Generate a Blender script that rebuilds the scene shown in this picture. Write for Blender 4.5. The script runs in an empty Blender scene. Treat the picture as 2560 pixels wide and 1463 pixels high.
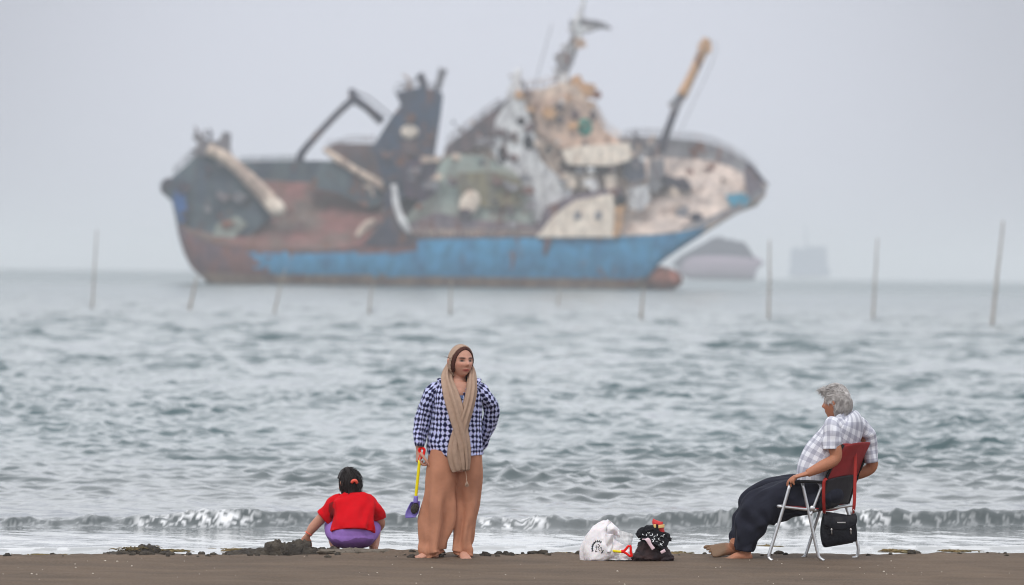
import bpy, math, random
import numpy as np
from mathutils import Vector, noise as mnoise
from mathutils.bvhtree import BVHTree

random.seed(7)
rng = np.random.default_rng(11)
SC = bpy.context.scene
COL = SC.collection

# ------------------------------------------------------------------ camera frame
F = 13320.0            # focal length in pixels of the 2560 wide photograph
HCAM = 2.15
ROLL = math.radians(0.78)
YH0 = 682.0            # horizon row at the middle column
PITCH = math.atan((731.5 - YH0) / F)


def W(px, py, Y):
    """world point on the ray of photo pixel (px, py) at distance Y from the camera"""
    a, b = (px - 1280.0), (731.5 - py)
    x = a * math.cos(ROLL) - b * math.sin(ROLL)
    z = a * math.sin(ROLL) + b * math.cos(ROLL)
    d = np.array([x, F, z])
    c, s = math.cos(-PITCH), math.sin(-PITCH)
    d = np.array([d[0], d[1] * c - d[2] * s, d[1] * s + d[2] * c])
    d = d / d[1]
    return np.array([0, 0, HCAM]) + d * Y


class Fig:
    """local frame of a thing: photo pixel + depth offset -> local metres"""
    def __init__(self, px, py, Y):
        self.Y = Y
        self.base = W(px, py, Y)
        self.s = F / Y

    def __call__(self, px, py, w=0.0):
        return W(px, py, self.Y + w) - self.base

    def m(self, p):
        return p / self.s


# ------------------------------------------------------------------ small helpers
def lin(c):
    c = c / 255.0
    return c / 12.92 if c <= 0.04045 else ((c + 0.055) / 1.055) ** 2.4


def C(r, g, b, k=1.0):
    return (min(lin(r) * k, .85), min(lin(g) * k, .85), min(lin(b) * k, .85), 1.0)


def smooth(a, b, x):
    t = np.clip((x - a) / (b - a), 0, 1)
    return t * t * (3 - 2 * t)


def nz(x, y=0.0, z=0.0):
    return mnoise.noise(Vector((x, y, z)))


def catmull(P, m):
    P = np.asarray(P, float)
    k = len(P)
    if k == 2:
        t = np.linspace(0, 1, m)[:, None]
        return P[0] * (1 - t) + P[1] * t
    Q = np.vstack([2 * P[0] - P[1], P, 2 * P[-1] - P[-2]])
    out = []
    for u in np.linspace(0, k - 1, m):
        i = min(int(u), k - 2)
        t = u - i
        p0, p1, p2, p3 = Q[i], Q[i + 1], Q[i + 2], Q[i + 3]
        out.append(.5 * ((2 * p1) + (-p0 + p2) * t + (2 * p0 - 5 * p1 + 4 * p2 - p3) * t * t
                         + (-p0 + 3 * p1 - 3 * p2 + p3) * t ** 3))
    return np.array(out)


class MB:
    """mesh builder: collects shapes, links them as ONE mesh object"""
    def __init__(self):
        self.v, self.f, self.uv, self.mi = [], [], [], []
        self.n = 0

    def add(self, v, f, uv=None, mi=0):
        v = np.asarray(v, float)
        self.v.append(v)
        self.f += [tuple(i + self.n for i in q) for q in f]
        self.mi += [mi] * len(f)
        self.uv.append(np.zeros((len(v), 2)) if uv is None else np.asarray(uv, float))
        self.n += len(v)
        return self

    def tube(self, path, rad, n=20, m=None, ref=None, fold=None, cap=True, seam=False, th0=math.pi / 2, sq=2.0, mi=0):
        path = np.asarray(path, float)
        k = len(path)
        R = np.array([(r, r) if np.isscalar(r) else tuple(r) for r in rad], float)
        if len(R) == 1:
            R = np.repeat(R, k, 0)
        m = m or 5 * (k - 1) + 1
        c, R = catmull(path, m), np.maximum(catmull(R, m), 1e-4)
        T = np.gradient(c, axis=0)
        T /= np.linalg.norm(T, axis=1)[:, None] + 1e-12
        if ref is None:
            d = path[-1] - path[0]
            d = d / (np.linalg.norm(d) + 1e-12)
            ref = (1, 0, 0) if abs(d[0]) < .8 else (0, 0, 1)
        ref = np.asarray(ref, float)
        A = ref[None] - (T @ ref)[:, None] * T
        A /= np.linalg.norm(A, axis=1)[:, None] + 1e-12
        B = np.cross(T, A)
        L = np.concatenate([[0], np.cumsum(np.linalg.norm(np.diff(c, axis=0), axis=1))])
        cols = n + 1 if seam else n
        rm = R.mean()
        V, U = [], []
        for i in range(m):
            for j in range(cols):
                th = th0 + 2 * math.pi * j / n
                cs, sn = math.cos(th), math.sin(th)
                e = 2.0 / sq
                x = math.copysign(abs(cs) ** e, cs) * R[i, 0]
                y = math.copysign(abs(sn) ** e, sn) * R[i, 1]
                if fold:
                    d = fold(th, i / (m - 1))
                    x += cs * d
                    y += sn * d
                V.append(c[i] + A[i] * x + B[i] * y)
                U.append((2 * math.pi * j / n * rm, L[i]))
        Fc = []
        for i in range(m - 1):
            for j in range(n):
                j2 = j + 1 if seam else (j + 1) % n
                Fc.append((i * cols + j, i * cols + j2, (i + 1) * cols + j2, (i + 1) * cols + j))
        if cap:
            a = len(V)
            V += [c[0], c[-1]]
            U += [(0, 0), (0, L[-1])]
            for j in range(n):
                j2 = j + 1 if seam else (j + 1) % n
                Fc.append((a, j2, j))
                Fc.append((a + 1, (m - 1) * cols + j, (m - 1) * cols + j2))
        return self.add(V, Fc, U, mi)

    def ball(self, c, r, n=20, m=14, rot=None, mi=0, fn=None):
        r = (r, r, r) if np.isscalar(r) else r
        V, Fc = [], []
        for i in range(1, m):
            ph = math.pi * i / m
            for j in range(n):
                th = 2 * math.pi * j / n
                V.append((math.sin(ph) * math.cos(th), math.sin(ph) * math.sin(th), math.cos(ph)))
        V += [(0, 0, 1), (0, 0, -1)]
        V = np.array(V)
        if fn is not None:
            V = V * np.array([fn(q) for q in V])[:, None]
        V = V * np.asarray(r)
        if rot is not None:
            V = V @ np.asarray(rot).T
        V = V + np.asarray(c)
        for i in range(m - 2):
            for j in range(n):
                j2 = (j + 1) % n
                Fc.append((i * n + j, (i + 1) * n + j, (i + 1) * n + j2, i * n + j2))
        a = (m - 1) * n
        for j in range(n):
            j2 = (j + 1) % n
            Fc.append((a, j, j2))
            Fc.append((a + 1, (m - 2) * n + j2, (m - 2) * n + j))
        return self.add(V, Fc, None, mi)

    def prism(self, front, back, mi=0):
        """closed solid between two outlines of equal length"""
        k = len(front)
        V = list(front) + list(back)
        Fc = [tuple(range(k)), tuple(range(2 * k - 1, k - 1, -1))]
        for i in range(k):
            j = (i + 1) % k
            Fc.append((i, i + k, j + k, j))
        A, vol = np.array(V), 0.0                      # make the faces look outward
        for q in Fc:
            for i in range(1, len(q) - 1):
                vol += np.dot(A[q[0]] - A[0], np.cross(A[q[i]] - A[0], A[q[i + 1]] - A[0]))
        if vol < 0:
            Fc = [tuple(reversed(q)) for q in Fc]
        return self.add(V, Fc, None, mi)

    def sheet(self, fn, nu, nv, th=.004, mi=0):
        """grid surface fn(u,v)->point, given a real thickness th along its normals"""
        P = np.array([[fn(i / (nu - 1), j / (nv - 1)) for j in range(nv)] for i in range(nu)])
        du, dv = np.gradient(P, axis=0), np.gradient(P, axis=1)
        N = np.cross(du, dv)
        N /= np.linalg.norm(N, axis=2)[..., None] + 1e-12
        a, b = (P + N * th / 2).reshape(-1, 3), (P - N * th / 2).reshape(-1, 3)
        uv = np.array([(i / (nu - 1), j / (nv - 1)) for i in range(nu) for j in range(nv)])
        o = nu * nv
        Fc = []
        for i in range(nu - 1):
            for j in range(nv - 1):
                q = (i * nv + j, (i + 1) * nv + j, (i + 1) * nv + j + 1, i * nv + j + 1)
                Fc.append(q)
                Fc.append(tuple(o + x for x in reversed(q)))
        ed = [(i, 0) for i in range(nu)] + [(nu - 1, j) for j in range(1, nv)] + \
             [(i, nv - 1) for i in range(nu - 2, -1, -1)] + [(0, j) for j in range(nv - 2, 0, -1)]
        idx = [i * nv + j for i, j in ed]
        for q, r in zip(idx, idx[1:] + idx[:1]):
            Fc.append((q, q + o, r + o, r))
        return self.add(np.vstack([a, b]), Fc, np.vstack([uv, uv]), mi)

    def verts(self):
        return np.vstack(self.v)

    def mesh(self, name):
        me = bpy.data.meshes.new(name)
        V = self.verts()
        me.from_pydata(V.tolist(), [], self.f)
        UV = np.vstack(self.uv)
        lay = me.uv_layers.new(name='UVMap')
        li = np.empty(len(me.loops), np.int32)
        me.loops.foreach_get('vertex_index', li)
        lay.data.foreach_set('uv', UV[li].astype(np.float32).ravel())
        me.polygons.foreach_set('material_index', self.mi)
        return me

    def build(self, name, mats, parent=None, loc=None, smooth_=True, remesh=None, iters=2, colfn=None, disp=None):
        me = self.mesh(name)
        o = bpy.data.objects.new(name, me)
        COL.objects.link(o)
        if remesh:
            md = o.modifiers.new('r', 'REMESH')
            md.mode, md.voxel_size = 'VOXEL', remesh
            if iters:
                ms = o.modifiers.new('s', 'SMOOTH')
                ms.factor, ms.iterations = .5, iters
            dg = bpy.context.evaluated_depsgraph_get()
            me2 = bpy.data.meshes.new_from_object(o.evaluated_get(dg))
            o.modifiers.clear()
            o.data = me2
            bpy.data.meshes.remove(me)
            me = me2
            me.name = name
        if disp is not None:
            me.update()
            nv = len(me.vertices)
            P = np.empty(nv * 3, np.float32)
            N = np.empty(nv * 3, np.float32)
            me.vertices.foreach_get('co', P)
            me.vertex_normals.foreach_get('vector', N)
            P, N = P.reshape(-1, 3), N.reshape(-1, 3)
            D = np.array([disp(p) for p in P])
            me.vertices.foreach_set('co', (P + N * D[:, None]).astype(np.float32).ravel())
        if colfn is not None:
            nv = len(me.vertices)
            P = np.empty(nv * 3, np.float32)
            me.vertices.foreach_get('co', P)
            c = colfn(P.reshape(-1, 3))
            c4 = np.concatenate([c, np.ones((nv, 1))], 1)
            at = me.color_attributes.new('Col', 'FLOAT_COLOR', 'POINT')
            at.data.foreach_set('color', c4.astype(np.float32).ravel())
        mats = mats if isinstance(mats, (list, tuple)) else [mats]
        me.materials.clear()
        for q in mats:
            me.materials.append(q)
        me.polygons.foreach_set('use_smooth', [smooth_] * len(me.polygons))
        me.update()
        if parent is not None:
            o.parent = parent
        if loc is not None:
            o.location = tuple(loc)
        return o


def empty(name, loc, label, cat, group=None):
    o = bpy.data.objects.new(name, None)
    COL.objects.link(o)
    o.location = tuple(loc)
    o.empty_display_size = .1
    return tag(o, label, cat, group)


def tag(o, label=None, cat=None, group=None, kind=None):
    if label: o['label'] = label
    if cat: o['category'] = cat
    if group: o['group'] = group
    if kind: o['kind'] = kind
    return o


# ------------------------------------------------------------------ materials
def mat(name, col=(.5, .5, .5, 1), rough=.7, var=0.0, scale=8.0, bump=0.0, bscale=60.0, metal=0.0, col2=None,
        attr=False, spec=.18, coords='Object', stretch=(1, 1, 1), sub=0.0):
    m = bpy.data.materials.new(name)
    m.use_nodes = True
    nt = m.node_tree
    N, L = nt.nodes, nt.links
    b = N['Principled BSDF']
    b.inputs['Roughness'].default_value = rough
    b.inputs['Metallic'].default_value = metal
    b.inputs['Specular IOR Level'].default_value = spec
    if sub:
        b.inputs['Subsurface Weight'].default_value = sub
        b.inputs['Subsurface Radius'].default_value = (.02, .008, .004)
        b.inputs['Subsurface Scale'].default_value = .6
    tc = N.new('ShaderNodeTexCoord')
    mp = N.new('ShaderNodeMapping')
    mp.inputs['Scale'].default_value = stretch
    L.new(tc.outputs[coords], mp.inputs['Vector'])
    if attr:
        a = N.new('ShaderNodeAttribute')
        a.attribute_name = 'Col'
        src = a.outputs['Color']
    else:
        b.inputs['Base Color'].default_value = col
        src = None
    if var or col2:
        no = N.new('ShaderNodeTexNoise')
        no.inputs['Scale'].default_value = scale
        no.inputs['Detail'].default_value = 6
        L.new(mp.outputs[0], no.inputs['Vector'])
        if col2:
            rp = N.new('ShaderNodeValToRGB')
            rp.color_ramp.elements[0].position, rp.color_ramp.elements[1].position = .40, .60
            rp.color_ramp.elements[0].color, rp.color_ramp.elements[1].color = col, col2
            L.new(no.outputs['Fac'], rp.inputs[0])
            src = rp.outputs[0]
        if var:
            no2 = N.new('ShaderNodeTexNoise')
            no2.inputs['Scale'].default_value = scale * 2.3
            no2.inputs['Detail'].default_value = 5
            L.new(mp.outputs[0], no2.inputs['Vector'])
            mr = N.new('ShaderNodeMapRange')
            mr.inputs['From Min'].default_value, mr.inputs['From Max'].default_value = .25, .75
            mr.inputs['To Min'].default_value, mr.inputs['To Max'].default_value = 1 - var, 1 + var
            L.new(no2.outputs['Fac'], mr.inputs['Value'])
            mx = N.new('ShaderNodeMix')
            mx.data_type, mx.blend_type = 'RGBA', 'MULTIPLY'
            mx.inputs[0].default_value = 1
            if src is None:
                mx.inputs[6].default_value = col
            else:
                L.new(src, mx.inputs[6])
            L.new(mr.outputs[0], mx.inputs[7])
            src = mx.outputs[2]
    if src is not None:
        L.new(src, b.inputs['Base Color'])
    if bump:
        nb = N.new('ShaderNodeTexNoise')
        nb.inputs['Scale'].default_value = bscale
        nb.inputs['Detail'].default_value = 4
        L.new(mp.outputs[0], nb.inputs['Vector'])
        bp = N.new('ShaderNodeBump')
        bp.inputs['Strength'].default_value = 1
        bp.inputs['Distance'].default_value = bump
        L.new(nb.outputs['Fac'], bp.inputs['Height'])
        L.new(bp.outputs[0], b.inputs['Normal'])
    return m


def checker_mat():
    m = mat('checked_cloth', rough=.85, bump=.002, bscale=40)
    N, L = m.node_tree.nodes, m.node_tree.links
    tc = N.new('ShaderNodeTexCoord')
    mp = N.new('ShaderNodeMapping')
    mp.inputs['Scale'].default_value = (1.414 / .031, 1.414 / .039, 1)
    mp.inputs['Rotation'].default_value = (0, 0, math.pi / 4)
    mp.inputs['Location'].default_value = (0, 0, .5)
    ck = N.new('ShaderNodeTexChecker')
    ck.inputs['Scale'].default_value = 1
    ck.inputs['Color1'].default_value = C(24, 27, 66)
    ck.inputs['Color2'].default_value = C(186, 190, 226, 1.05)
    wn = N.new('ShaderNodeTexNoise')
    wn.inputs['Scale'].default_value = 9
    L.new(tc.outputs['Object'], wn.inputs['Vector'])
    wa = N.new('ShaderNodeVectorMath')
    wa.operation = 'MULTIPLY_ADD'
    wa.inputs[1].default_value = (.05, .05, 0)
    L.new(wn.outputs['Color'], wa.inputs[0])
    L.new(tc.outputs['UV'], wa.inputs[2])
    L.new(wa.outputs[0], mp.inputs['Vector'])
    L.new(mp.outputs[0], ck.inputs['Vector'])
    L.new(ck.outputs['Color'], N['Principled BSDF'].inputs['Base Color'])
    return m


def plaid_mat():
    m = mat('plaid_cloth', rough=.85, bump=.002, bscale=40)
    N, L = m.node_tree.nodes, m.node_tree.links
    tc = N.new('ShaderNodeTexCoord')
    outs = []
    for ax, per in (('X', .062), ('Y', .062)):
        w = N.new('ShaderNodeTexWave')
        w.wave_type, w.bands_direction = 'BANDS', ax
        w.inputs['Scale'].default_value = 1 / per * (math.pi * 2 / 20)
        w.inputs['Distortion'].default_value = 0
        L.new(tc.outputs['UV'], w.inputs['Vector'])
        r = N.new('ShaderNodeValToRGB')
        r.color_ramp.elements[0].position, r.color_ramp.elements[1].position = .45, .62
        r.color_ramp.elements[0].color, r.color_ramp.elements[1].color = (1, 1, 1, 1), (.70, .70, .74, 1)
        L.new(w.outputs['Fac'], r.inputs[0])
        outs.append(r.outputs[0])
    mx = N.new('ShaderNodeMix')
    mx.data_type, mx.blend_type = 'RGBA', 'MULTIPLY'
    mx.inputs[0].default_value = 1
    L.new(outs[0], mx.inputs[6])
    L.new(outs[1], mx.inputs[7])
    m2 = N.new('ShaderNodeMix')
    m2.data_type, m2.blend_type = 'RGBA', 'MULTIPLY'
    m2.inputs[0].default_value = 1
    m2.inputs[6].default_value = C(228, 230, 238)
    L.new(mx.outputs[2], m2.inputs[7])
    L.new(m2.outputs[2], N['Principled BSDF'].inputs['Base Color'])
    return m


M = dict(
    skin=mat('skin', attr=True, rough=.55, spec=.35, var=.08, scale=30, sub=.08),
    check=checker_mat(), plaid=plaid_mat(),
    scarf=mat('scarf_cloth', C(172, 146, 128), .9, var=.10, scale=14, bump=.003, bscale=70),
    tan=mat('tan_trousers', C(182, 128, 102), .85, var=.08, scale=7, bump=.003, bscale=35),
    auburn=mat('auburn_hair', C(72, 40, 32), .5, var=.3, scale=30, stretch=(1, 1, .2)),
    dark_hair=mat('dark_hair', C(38, 32, 32), .45, var=.3, scale=40, stretch=(1, 1, .2)),
    grey_hair=mat('grey_hair', C(204, 200, 198), .6, var=.2, scale=22, col2=C(160, 155, 153)),
    navy=mat('navy_trousers', C(36, 38, 50), .85, var=.15, scale=8, bump=.003, bscale=35),
    red_cloth=mat('red_cloth', C(206, 0, 20), .85, var=.06, scale=8, bump=.002, bscale=45),
    wet_red=mat('wet_red_cloth', C(134, 22, 26), .8, var=.25, scale=30),
    purple_cloth=mat('purple_cloth', C(146, 110, 184), .85, var=.08, scale=8, bump=.002, bscale=45),
    shade_purple=mat('shade_purple_cloth', C(112, 78, 138), .7, var=.08, scale=8, bump=.002, bscale=45),  # darkened purple that carries the shade low on the shorts
    undershirt=mat('blue_print_cloth', C(96, 118, 160), .85, var=.5, scale=60),
    orange_clip=mat('orange_clip', C(255, 104, 84), .4),
    red_plastic=mat('red_plastic', C(240, 24, 14), .35, var=.05),
    yellow_plastic=mat('yellow_plastic', C(240, 218, 20), .35, var=.05),
    purple_plastic=mat('purple_plastic', C(132, 118, 196), .4, var=.1, scale=20),
    dark_sand=mat('dark_wet_sand', C(62, 58, 54), .8, var=.3, scale=30, bump=.01, bscale=60),
    alu=mat('aluminium_tube', (.62, .63, .65, 1), .38, metal=.85, var=.1, scale=20),
    chair_red=mat('red_chair_cloth', C(146, 50, 52), .8, var=.10, scale=10, bump=.002, bscale=80),
    chair_black=mat('black_chair_cloth', C(52, 50, 54), .85, var=.15, scale=10, bump=.002, bscale=80),
    black_plastic=mat('black_plastic', C(26, 26, 30), .45),
    bag_black=mat('black_bag_leather', C(22, 23, 30), .5, var=.3, scale=14, bump=.004, bscale=40),
    strap_red=mat('red_strap', C(158, 44, 40), .6),
    steel=mat('steel', (.7, .7, .7, 1), .3, metal=1),
    white_bag=mat('white_plastic_bag', C(233, 229, 232), .35, var=.05, scale=12, bump=.008, bscale=24, sub=.15),
    ink=mat('black_ink', C(50, 52, 58), .6),
    brown_bag=mat('brown_leather', C(66, 48, 48), .6, var=.3, scale=12, bump=.006, bscale=30, col2=C(48, 38, 42)),
    black_cloth=mat('black_cloth', C(26, 27, 32), .85, var=.2, scale=20, bump=.004, bscale=30),
    white_print=mat('white_print', C(225, 228, 230), .7),
    pink_strap=mat('pale_pink_cloth', C(226, 200, 208), .8),
    packet_red=mat('red_packet', C(205, 62, 62), .45, var=.15, scale=25),
    packet_yellow=mat('yellow_label', C(232, 200, 130), .5),
    weed=mat('seaweed', C(128, 108, 74), .7, var=.4, scale=14, col2=C(98, 88, 58)),
    stake=mat('weathered_stake', C(168, 160, 152), .9, var=.3, scale=2),
    shell=mat('shell_white', C(215, 205, 190), .6),
)
# clear plastic: thin translucent sheet
mc = bpy.data.materials.new('clear_plastic')
mc.use_nodes = True
_b = mc.node_tree.nodes['Principled BSDF']
_b.inputs['Base Color'].default_value = (.9, .9, .9, 1)
_b.inputs['Roughness'].default_value = .25
_b.inputs['Alpha'].default_value = .45
M['clear'] = mc


# ------------------------------------------------------------------ shoreline shape
def crest(x):
    return 40.55 + .30 * x + .10 * math.sin(x * 1.7 + .5) + .05 * math.sin(x * 4.1)


SEA = -0.085


def ground(x, y):
    s = y - crest(x)
    z = -.085 * .5 * (s + math.sqrt(s * s + .12))
    z += .02 * math.exp(-s * s / .5)
    if s < -12:
        z += .01 * (-s - 12)
    z += .011 * nz(x * 2.3, y * 1.5, 31) * (1 if s < -.6 else 0.0) * min(1, max(0, -s - .6))
    z += .006 * nz(x * 1.1, y * .8, 3) + .006 * nz(x * 4, y * 3, 9) + .0022 * nz(x * 14, y * 8, 5)
    if -1 < s < 1.2:
        z += .011 * max(0, nz(x * 7, y * 6, 2)) * math.exp(-(s - .1) ** 2 / .3) * 1.6
    # sand thrown up where the girl digs
    dx, dy = x + 1.16, y - 40.85
    z += .062 * math.exp(-(dx * dx / .16 + dy * dy / .14))
    z += .03 * math.exp(-((x + .75) ** 2 / .12 + (y - 40.5) ** 2 / .1)) * (1 + .8 * nz(x * 9, y * 9, 1))
    return max(z, -1.2)


def build_beach():
    xs = np.concatenate([-np.geomspace(300, 6, 26), np.linspace(-5.8, 5.8, 300), np.geomspace(6, 300, 26)])
    ys = np.concatenate([np.linspace(-120, 20, 24), np.linspace(22, 34, 16), np.linspace(34.3, 43.5, 250),
                         np.linspace(44, 70, 20)])
    V = [(x, y, ground(x, y)) for y in ys for x in xs]
    nx, ny = len(xs), len(ys)
    Fc = [(j * nx + i, j * nx + i + 1, (j + 1) * nx + i + 1, (j + 1) * nx + i)
          for j in range(ny - 1) for i in range(nx - 1)]
    m = mat('beach_sand', C(119, 101, 84, .76), .9, var=.15, scale=1.6, bump=.012, bscale=26,
            col2=C(108, 92, 77, .74), stretch=(.5, 1, 1), spec=.25)
    # fine grain
    N, L = m.node_tree.nodes, m.node_tree.links
    b = N['Principled BSDF']
    src = b.inputs['Base Color'].links[0].from_socket
    no = N.new('ShaderNodeTexNoise')
    no.inputs['Scale'].default_value = 55
    no.inputs['Detail'].default_value = 3
    tc = N.new('ShaderNodeTexCoord')
    L.new(tc.outputs['Object'], no.inputs['Vector'])
    mr = N.new('ShaderNodeMapRange')
    mr.inputs['From Min'].default_value, mr.inputs['From Max'].default_value = .3, .7
    mr.inputs['To Min'].default_value, mr.inputs['To Max'].default_value = .74, 1.26
    L.new(no.outputs['Fac'], mr.inputs['Value'])
    mx = N.new('ShaderNodeMix')
    mx.data_type, mx.blend_type = 'RGBA', 'MULTIPLY'
    mx.inputs[0].default_value = 1
    L.new(src, mx.inputs[6])
    L.new(mr.outputs[0], mx.inputs[7])
    L.new(mx.outputs[2], b.inputs['Base Color'])
    mb = MB()
    mb.add(V, Fc)
    tag(mb.build('beach', m), kind='structure')


# ------------------------------------------------------------------ sea
def vnoise(x, y, seed=0):
    """vectorised value noise"""
    r = np.random.default_rng(seed).random((256, 256))
    xi, yi = np.floor(x).astype(int), np.floor(y).astype(int)
    fx, fy = x - xi, y - yi
    fx, fy = fx * fx * (3 - 2 * fx), fy * fy * (3 - 2 * fy)
    a, b = r[xi % 256, yi % 256], r[(xi + 1) % 256, yi % 256]
    c, d = r[xi % 256, (yi + 1) % 256], r[(xi + 1) % 256, (yi + 1) % 256]
    return (a * (1 - fx) + b * fx) * (1 - fy) + (c * (1 - fx) + d * fx) * fy


def build_sea():
    t_d = np.linspace(-.185, .185, 940)
    t_s = np.concatenate([np.geomspace(.1865, .6, 70), np.geomspace(.65, 25, 24)])
    tn = np.concatenate([-t_s[::-1], t_d, t_s])
    def geo(a, b, n):
        return a * np.exp(np.linspace(0, math.log(b / a), n + 1))[:-1]
    tail = [44.0]
    while tail[-1] < 12000:
        y = tail[-1]
        tail.append(y + y * .00115 * max(1, y / 95) ** .75)
    tail[-1] = 12000
    ys = np.concatenate([geo(39.6, 44, 130), tail])
    Y, T = np.meshgrid(ys, tn, indexing='ij')
    X = np.clip(Y * T, -12000, 12000)
    dY = np.gradient(ys)[:, None] * np.ones_like(T)
    dX = np.abs(np.gradient(tn))[None, :] * Y
    sp = np.maximum(dY, dX)
    Z = np.zeros_like(X)
    OX = np.zeros_like(X)
    OY = np.zeros_like(X)
    off = .30 * X                                    # waves follow the slanting shore
    depth = Y - off
    shore = smooth(46.8, 60, depth)
    far_up = smooth(75, 200, Y)
    n = 120
    for i in range(n):
        lam = .17 * (5.0 / .17) ** (i / (n - 1)) * rng.uniform(.94, 1.06)
        ang = -math.pi / 2 + rng.normal(0, .6) - .75
        k = 2 * math.pi / lam
        st = .050 if lam < .45 else .050 * (.45 / lam) ** .80
        a = st / k
        fil = smooth(.8, 1.6, lam / (sp * 2.0 + 1e-6))
        ph = k * (math.cos(ang) * X + math.sin(ang) * Y) + rng.uniform(0, 7)
        am = a * fil * (1 + (1.6 * far_up if lam > 1.2 else 0))
        Z += am * np.cos(ph)
        OX -= am * math.cos(ang) * np.sin(ph) * .9
        OY -= am * math.sin(ang) * np.sin(ph) * .9
    patch = .30 + .6 * vnoise(X * .16 + 40, Y * .06 + 7, 3) + .9 * vnoise(X * .8 + 40, Y * .25 + 7, 4)
    w = (.14 + .86 * shore) * patch
    Z, OX, OY = Z * w, OX * w, OY * w
    # the little breaker
    inner = (np.abs(T) < .3) & (Y < 70)
    wob = .28 * (vnoise(X * .55 + 50, X * 0 + 3, 5) - .5) * 2 + .10 * (vnoise(X * 2.4 + 50, X * 0 + 3, 6) - .5) * 2
    s = depth - (46.75 + wob)
    H = .155 * (.55 + .6 * vnoise(X * .42 + 81, X * 0 + 1, 8) + .18 * (vnoise(X * 2.8 + 11, X * 0 + 9, 9) - .5))
    H = H * (.62 + .38 * smooth(-3.3, -2.2, X))
    prof = np.where(s < 0, np.exp(-(s / .21) ** 2), np.exp(-(s / .75) ** 2))
    ripn = (vnoise(X * 9, s * 8 + 30, 12) - .5)
    lum = (vnoise(X * 8, s * 7 + 30, 31) - .5) * .6 + (vnoise(X * 17, s * 15 + 30, 32) - .5) * .4
    Z += np.where(inner, H * prof + .085 * lum * np.exp(-((s + .10) / .20) ** 2), 0)
    # swash fronts nearer the sand
    foam = np.zeros_like(X)
    for yy, hh, wd, sd in ((43.55, .034, .10, 21), (42.75, .016, .07, 23), (42.2, .010, .05, 25)):
        wo = .22 * (vnoise(X * .8 + 20, X * 0 + sd, sd) - .5) * 2 + .05 * (vnoise(X * 5 + 20, X * 0 + sd, sd + 1) - .5) * 2
        s2 = depth - (yy + wo)
        seg = smooth(.28, .5, vnoise(X * .5 + 60, X * 0 + sd, sd + 2))
        Z += np.where(inner, hh * (.35 + .65 * seg) * np.where(s2 < 0, np.exp(-(s2 / wd) ** 2), np.exp(-(s2 / .4) ** 2)), 0)
        foam = np.maximum(foam, np.where(inner, .75 * seg * smooth(.55, .75, vnoise(X * 11, s2 * 14 + 40, sd + 3)) * np.exp(-((s2 + .03) / .09) ** 2), 0))
    st = vnoise(X * 17 + s * 5, s * 5 + 30, 14) * .42 + vnoise(X * 44, s * 26 + 30, 15) * .58
    seg = smooth(.38, .62, vnoise(X * 1.1 + 33, X * 0 + 2, 16))
    foam = np.maximum(foam, np.where(inner, smooth(.57 - .09 * seg, .68 - .06 * seg, st) * (.25 + .75 * seg) * np.exp(-((s + .17) / .17) ** 2), 0))
    # little whitish flecks on the lip
    foam = np.maximum(foam, np.where(inner, smooth(.62, .75, vnoise(X * 24, s * 20 + 30, 17)) * seg * np.exp(-((s) / .10) ** 2), 0))
    murk_sheen = .5 * (1 - smooth(47, 75, depth)) + .5 * (1 - smooth(45.2, 46.6, depth))  # silt, plus the wash strip that gets the painted sky reflection
    Z += np.where(inner, .013 * (np.clip(depth, 42, 46.2) - 46.2), 0)
    far = smooth(70, 1400, Y) ** .5
    V = np.stack([X + OX, Y + OY, Z + SEA], -1).reshape(-1, 3)
    ny, nx = X.shape
    idx = np.arange(ny * nx).reshape(ny, nx)
    q = np.stack([idx[:-1, :-1], idx[:-1, 1:], idx[1:, 1:], idx[1:, :-1]], -1).reshape(-1, 4)
    me = bpy.data.meshes.new('sea')
    me.vertices.add(len(V))
    me.vertices.foreach_set('co', V.astype(np.float32).ravel())
    me.loops.add(q.size)
    me.loops.foreach_set('vertex_index', q.astype(np.int32).ravel())
    me.polygons.add(len(q))
    me.polygons.foreach_set('loop_start', np.arange(0, q.size, 4, dtype=np.int32))
    me.update(calc_edges=True)
    me.polygons.foreach_set('use_smooth', [True] * len(q))
    at = me.color_attributes.new('Sea', 'FLOAT_COLOR', 'POINT')
    at.data.foreach_set('color', np.stack([foam, murk_sheen, far, np.ones_like(X)], -1).astype(np.float32).ravel())
    o = bpy.data.objects.new('sea', me)
    COL.objects.link(o)
    tag(o, kind='structure')
    m = bpy.data.materials.new('sea_water')
    m.use_nodes = True
    N, L = m.node_tree.nodes, m.node_tree.links
    b = N['Principled BSDF']
    b.inputs['IOR'].default_value = 1.33
    a = N.new('ShaderNodeAttribute')
    a.attribute_name = 'Sea'
    sx = N.new('ShaderNodeSeparateColor')
    L.new(a.outputs['Color'], sx.inputs[0])
    rpm = N.new('ShaderNodeValToRGB')                      # clear sea, silty shallows, sandy backwash lightened to imitate sky reflection
    rpm.color_ramp.elements[0].color = (.055, .098, .106, 1)
    rpm.color_ramp.elements[1].color = (.40, .41, .41, 1)
    e = rpm.color_ramp.elements.new(.5)
    e.color = (.085, .100, .102, 1)
    L.new(sx.outputs[1], rpm.inputs[0])
    m2 = N.new('ShaderNodeMix')
    m2.data_type = 'RGBA'
    m2.inputs[7].default_value = (.82, .83, .84, 1)
    L.new(sx.outputs[0], m2.inputs[0])
    L.new(rpm.outputs[0], m2.inputs[6])
    L.new(m2.outputs[2], b.inputs['Base Color'])
    r1 = N.new('ShaderNodeMapRange')
    r1.inputs['To Min'].default_value, r1.inputs['To Max'].default_value = .05, .34
    L.new(sx.outputs[2], r1.inputs['Value'])
    r2 = N.new('ShaderNodeMath')
    r2.operation = 'MAXIMUM'
    L.new(r1.outputs[0], r2.inputs[0])
    L.new(sx.outputs[0], r2.inputs[1])
    L.new(r2.outputs[0], b.inputs['Roughness'])
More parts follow.
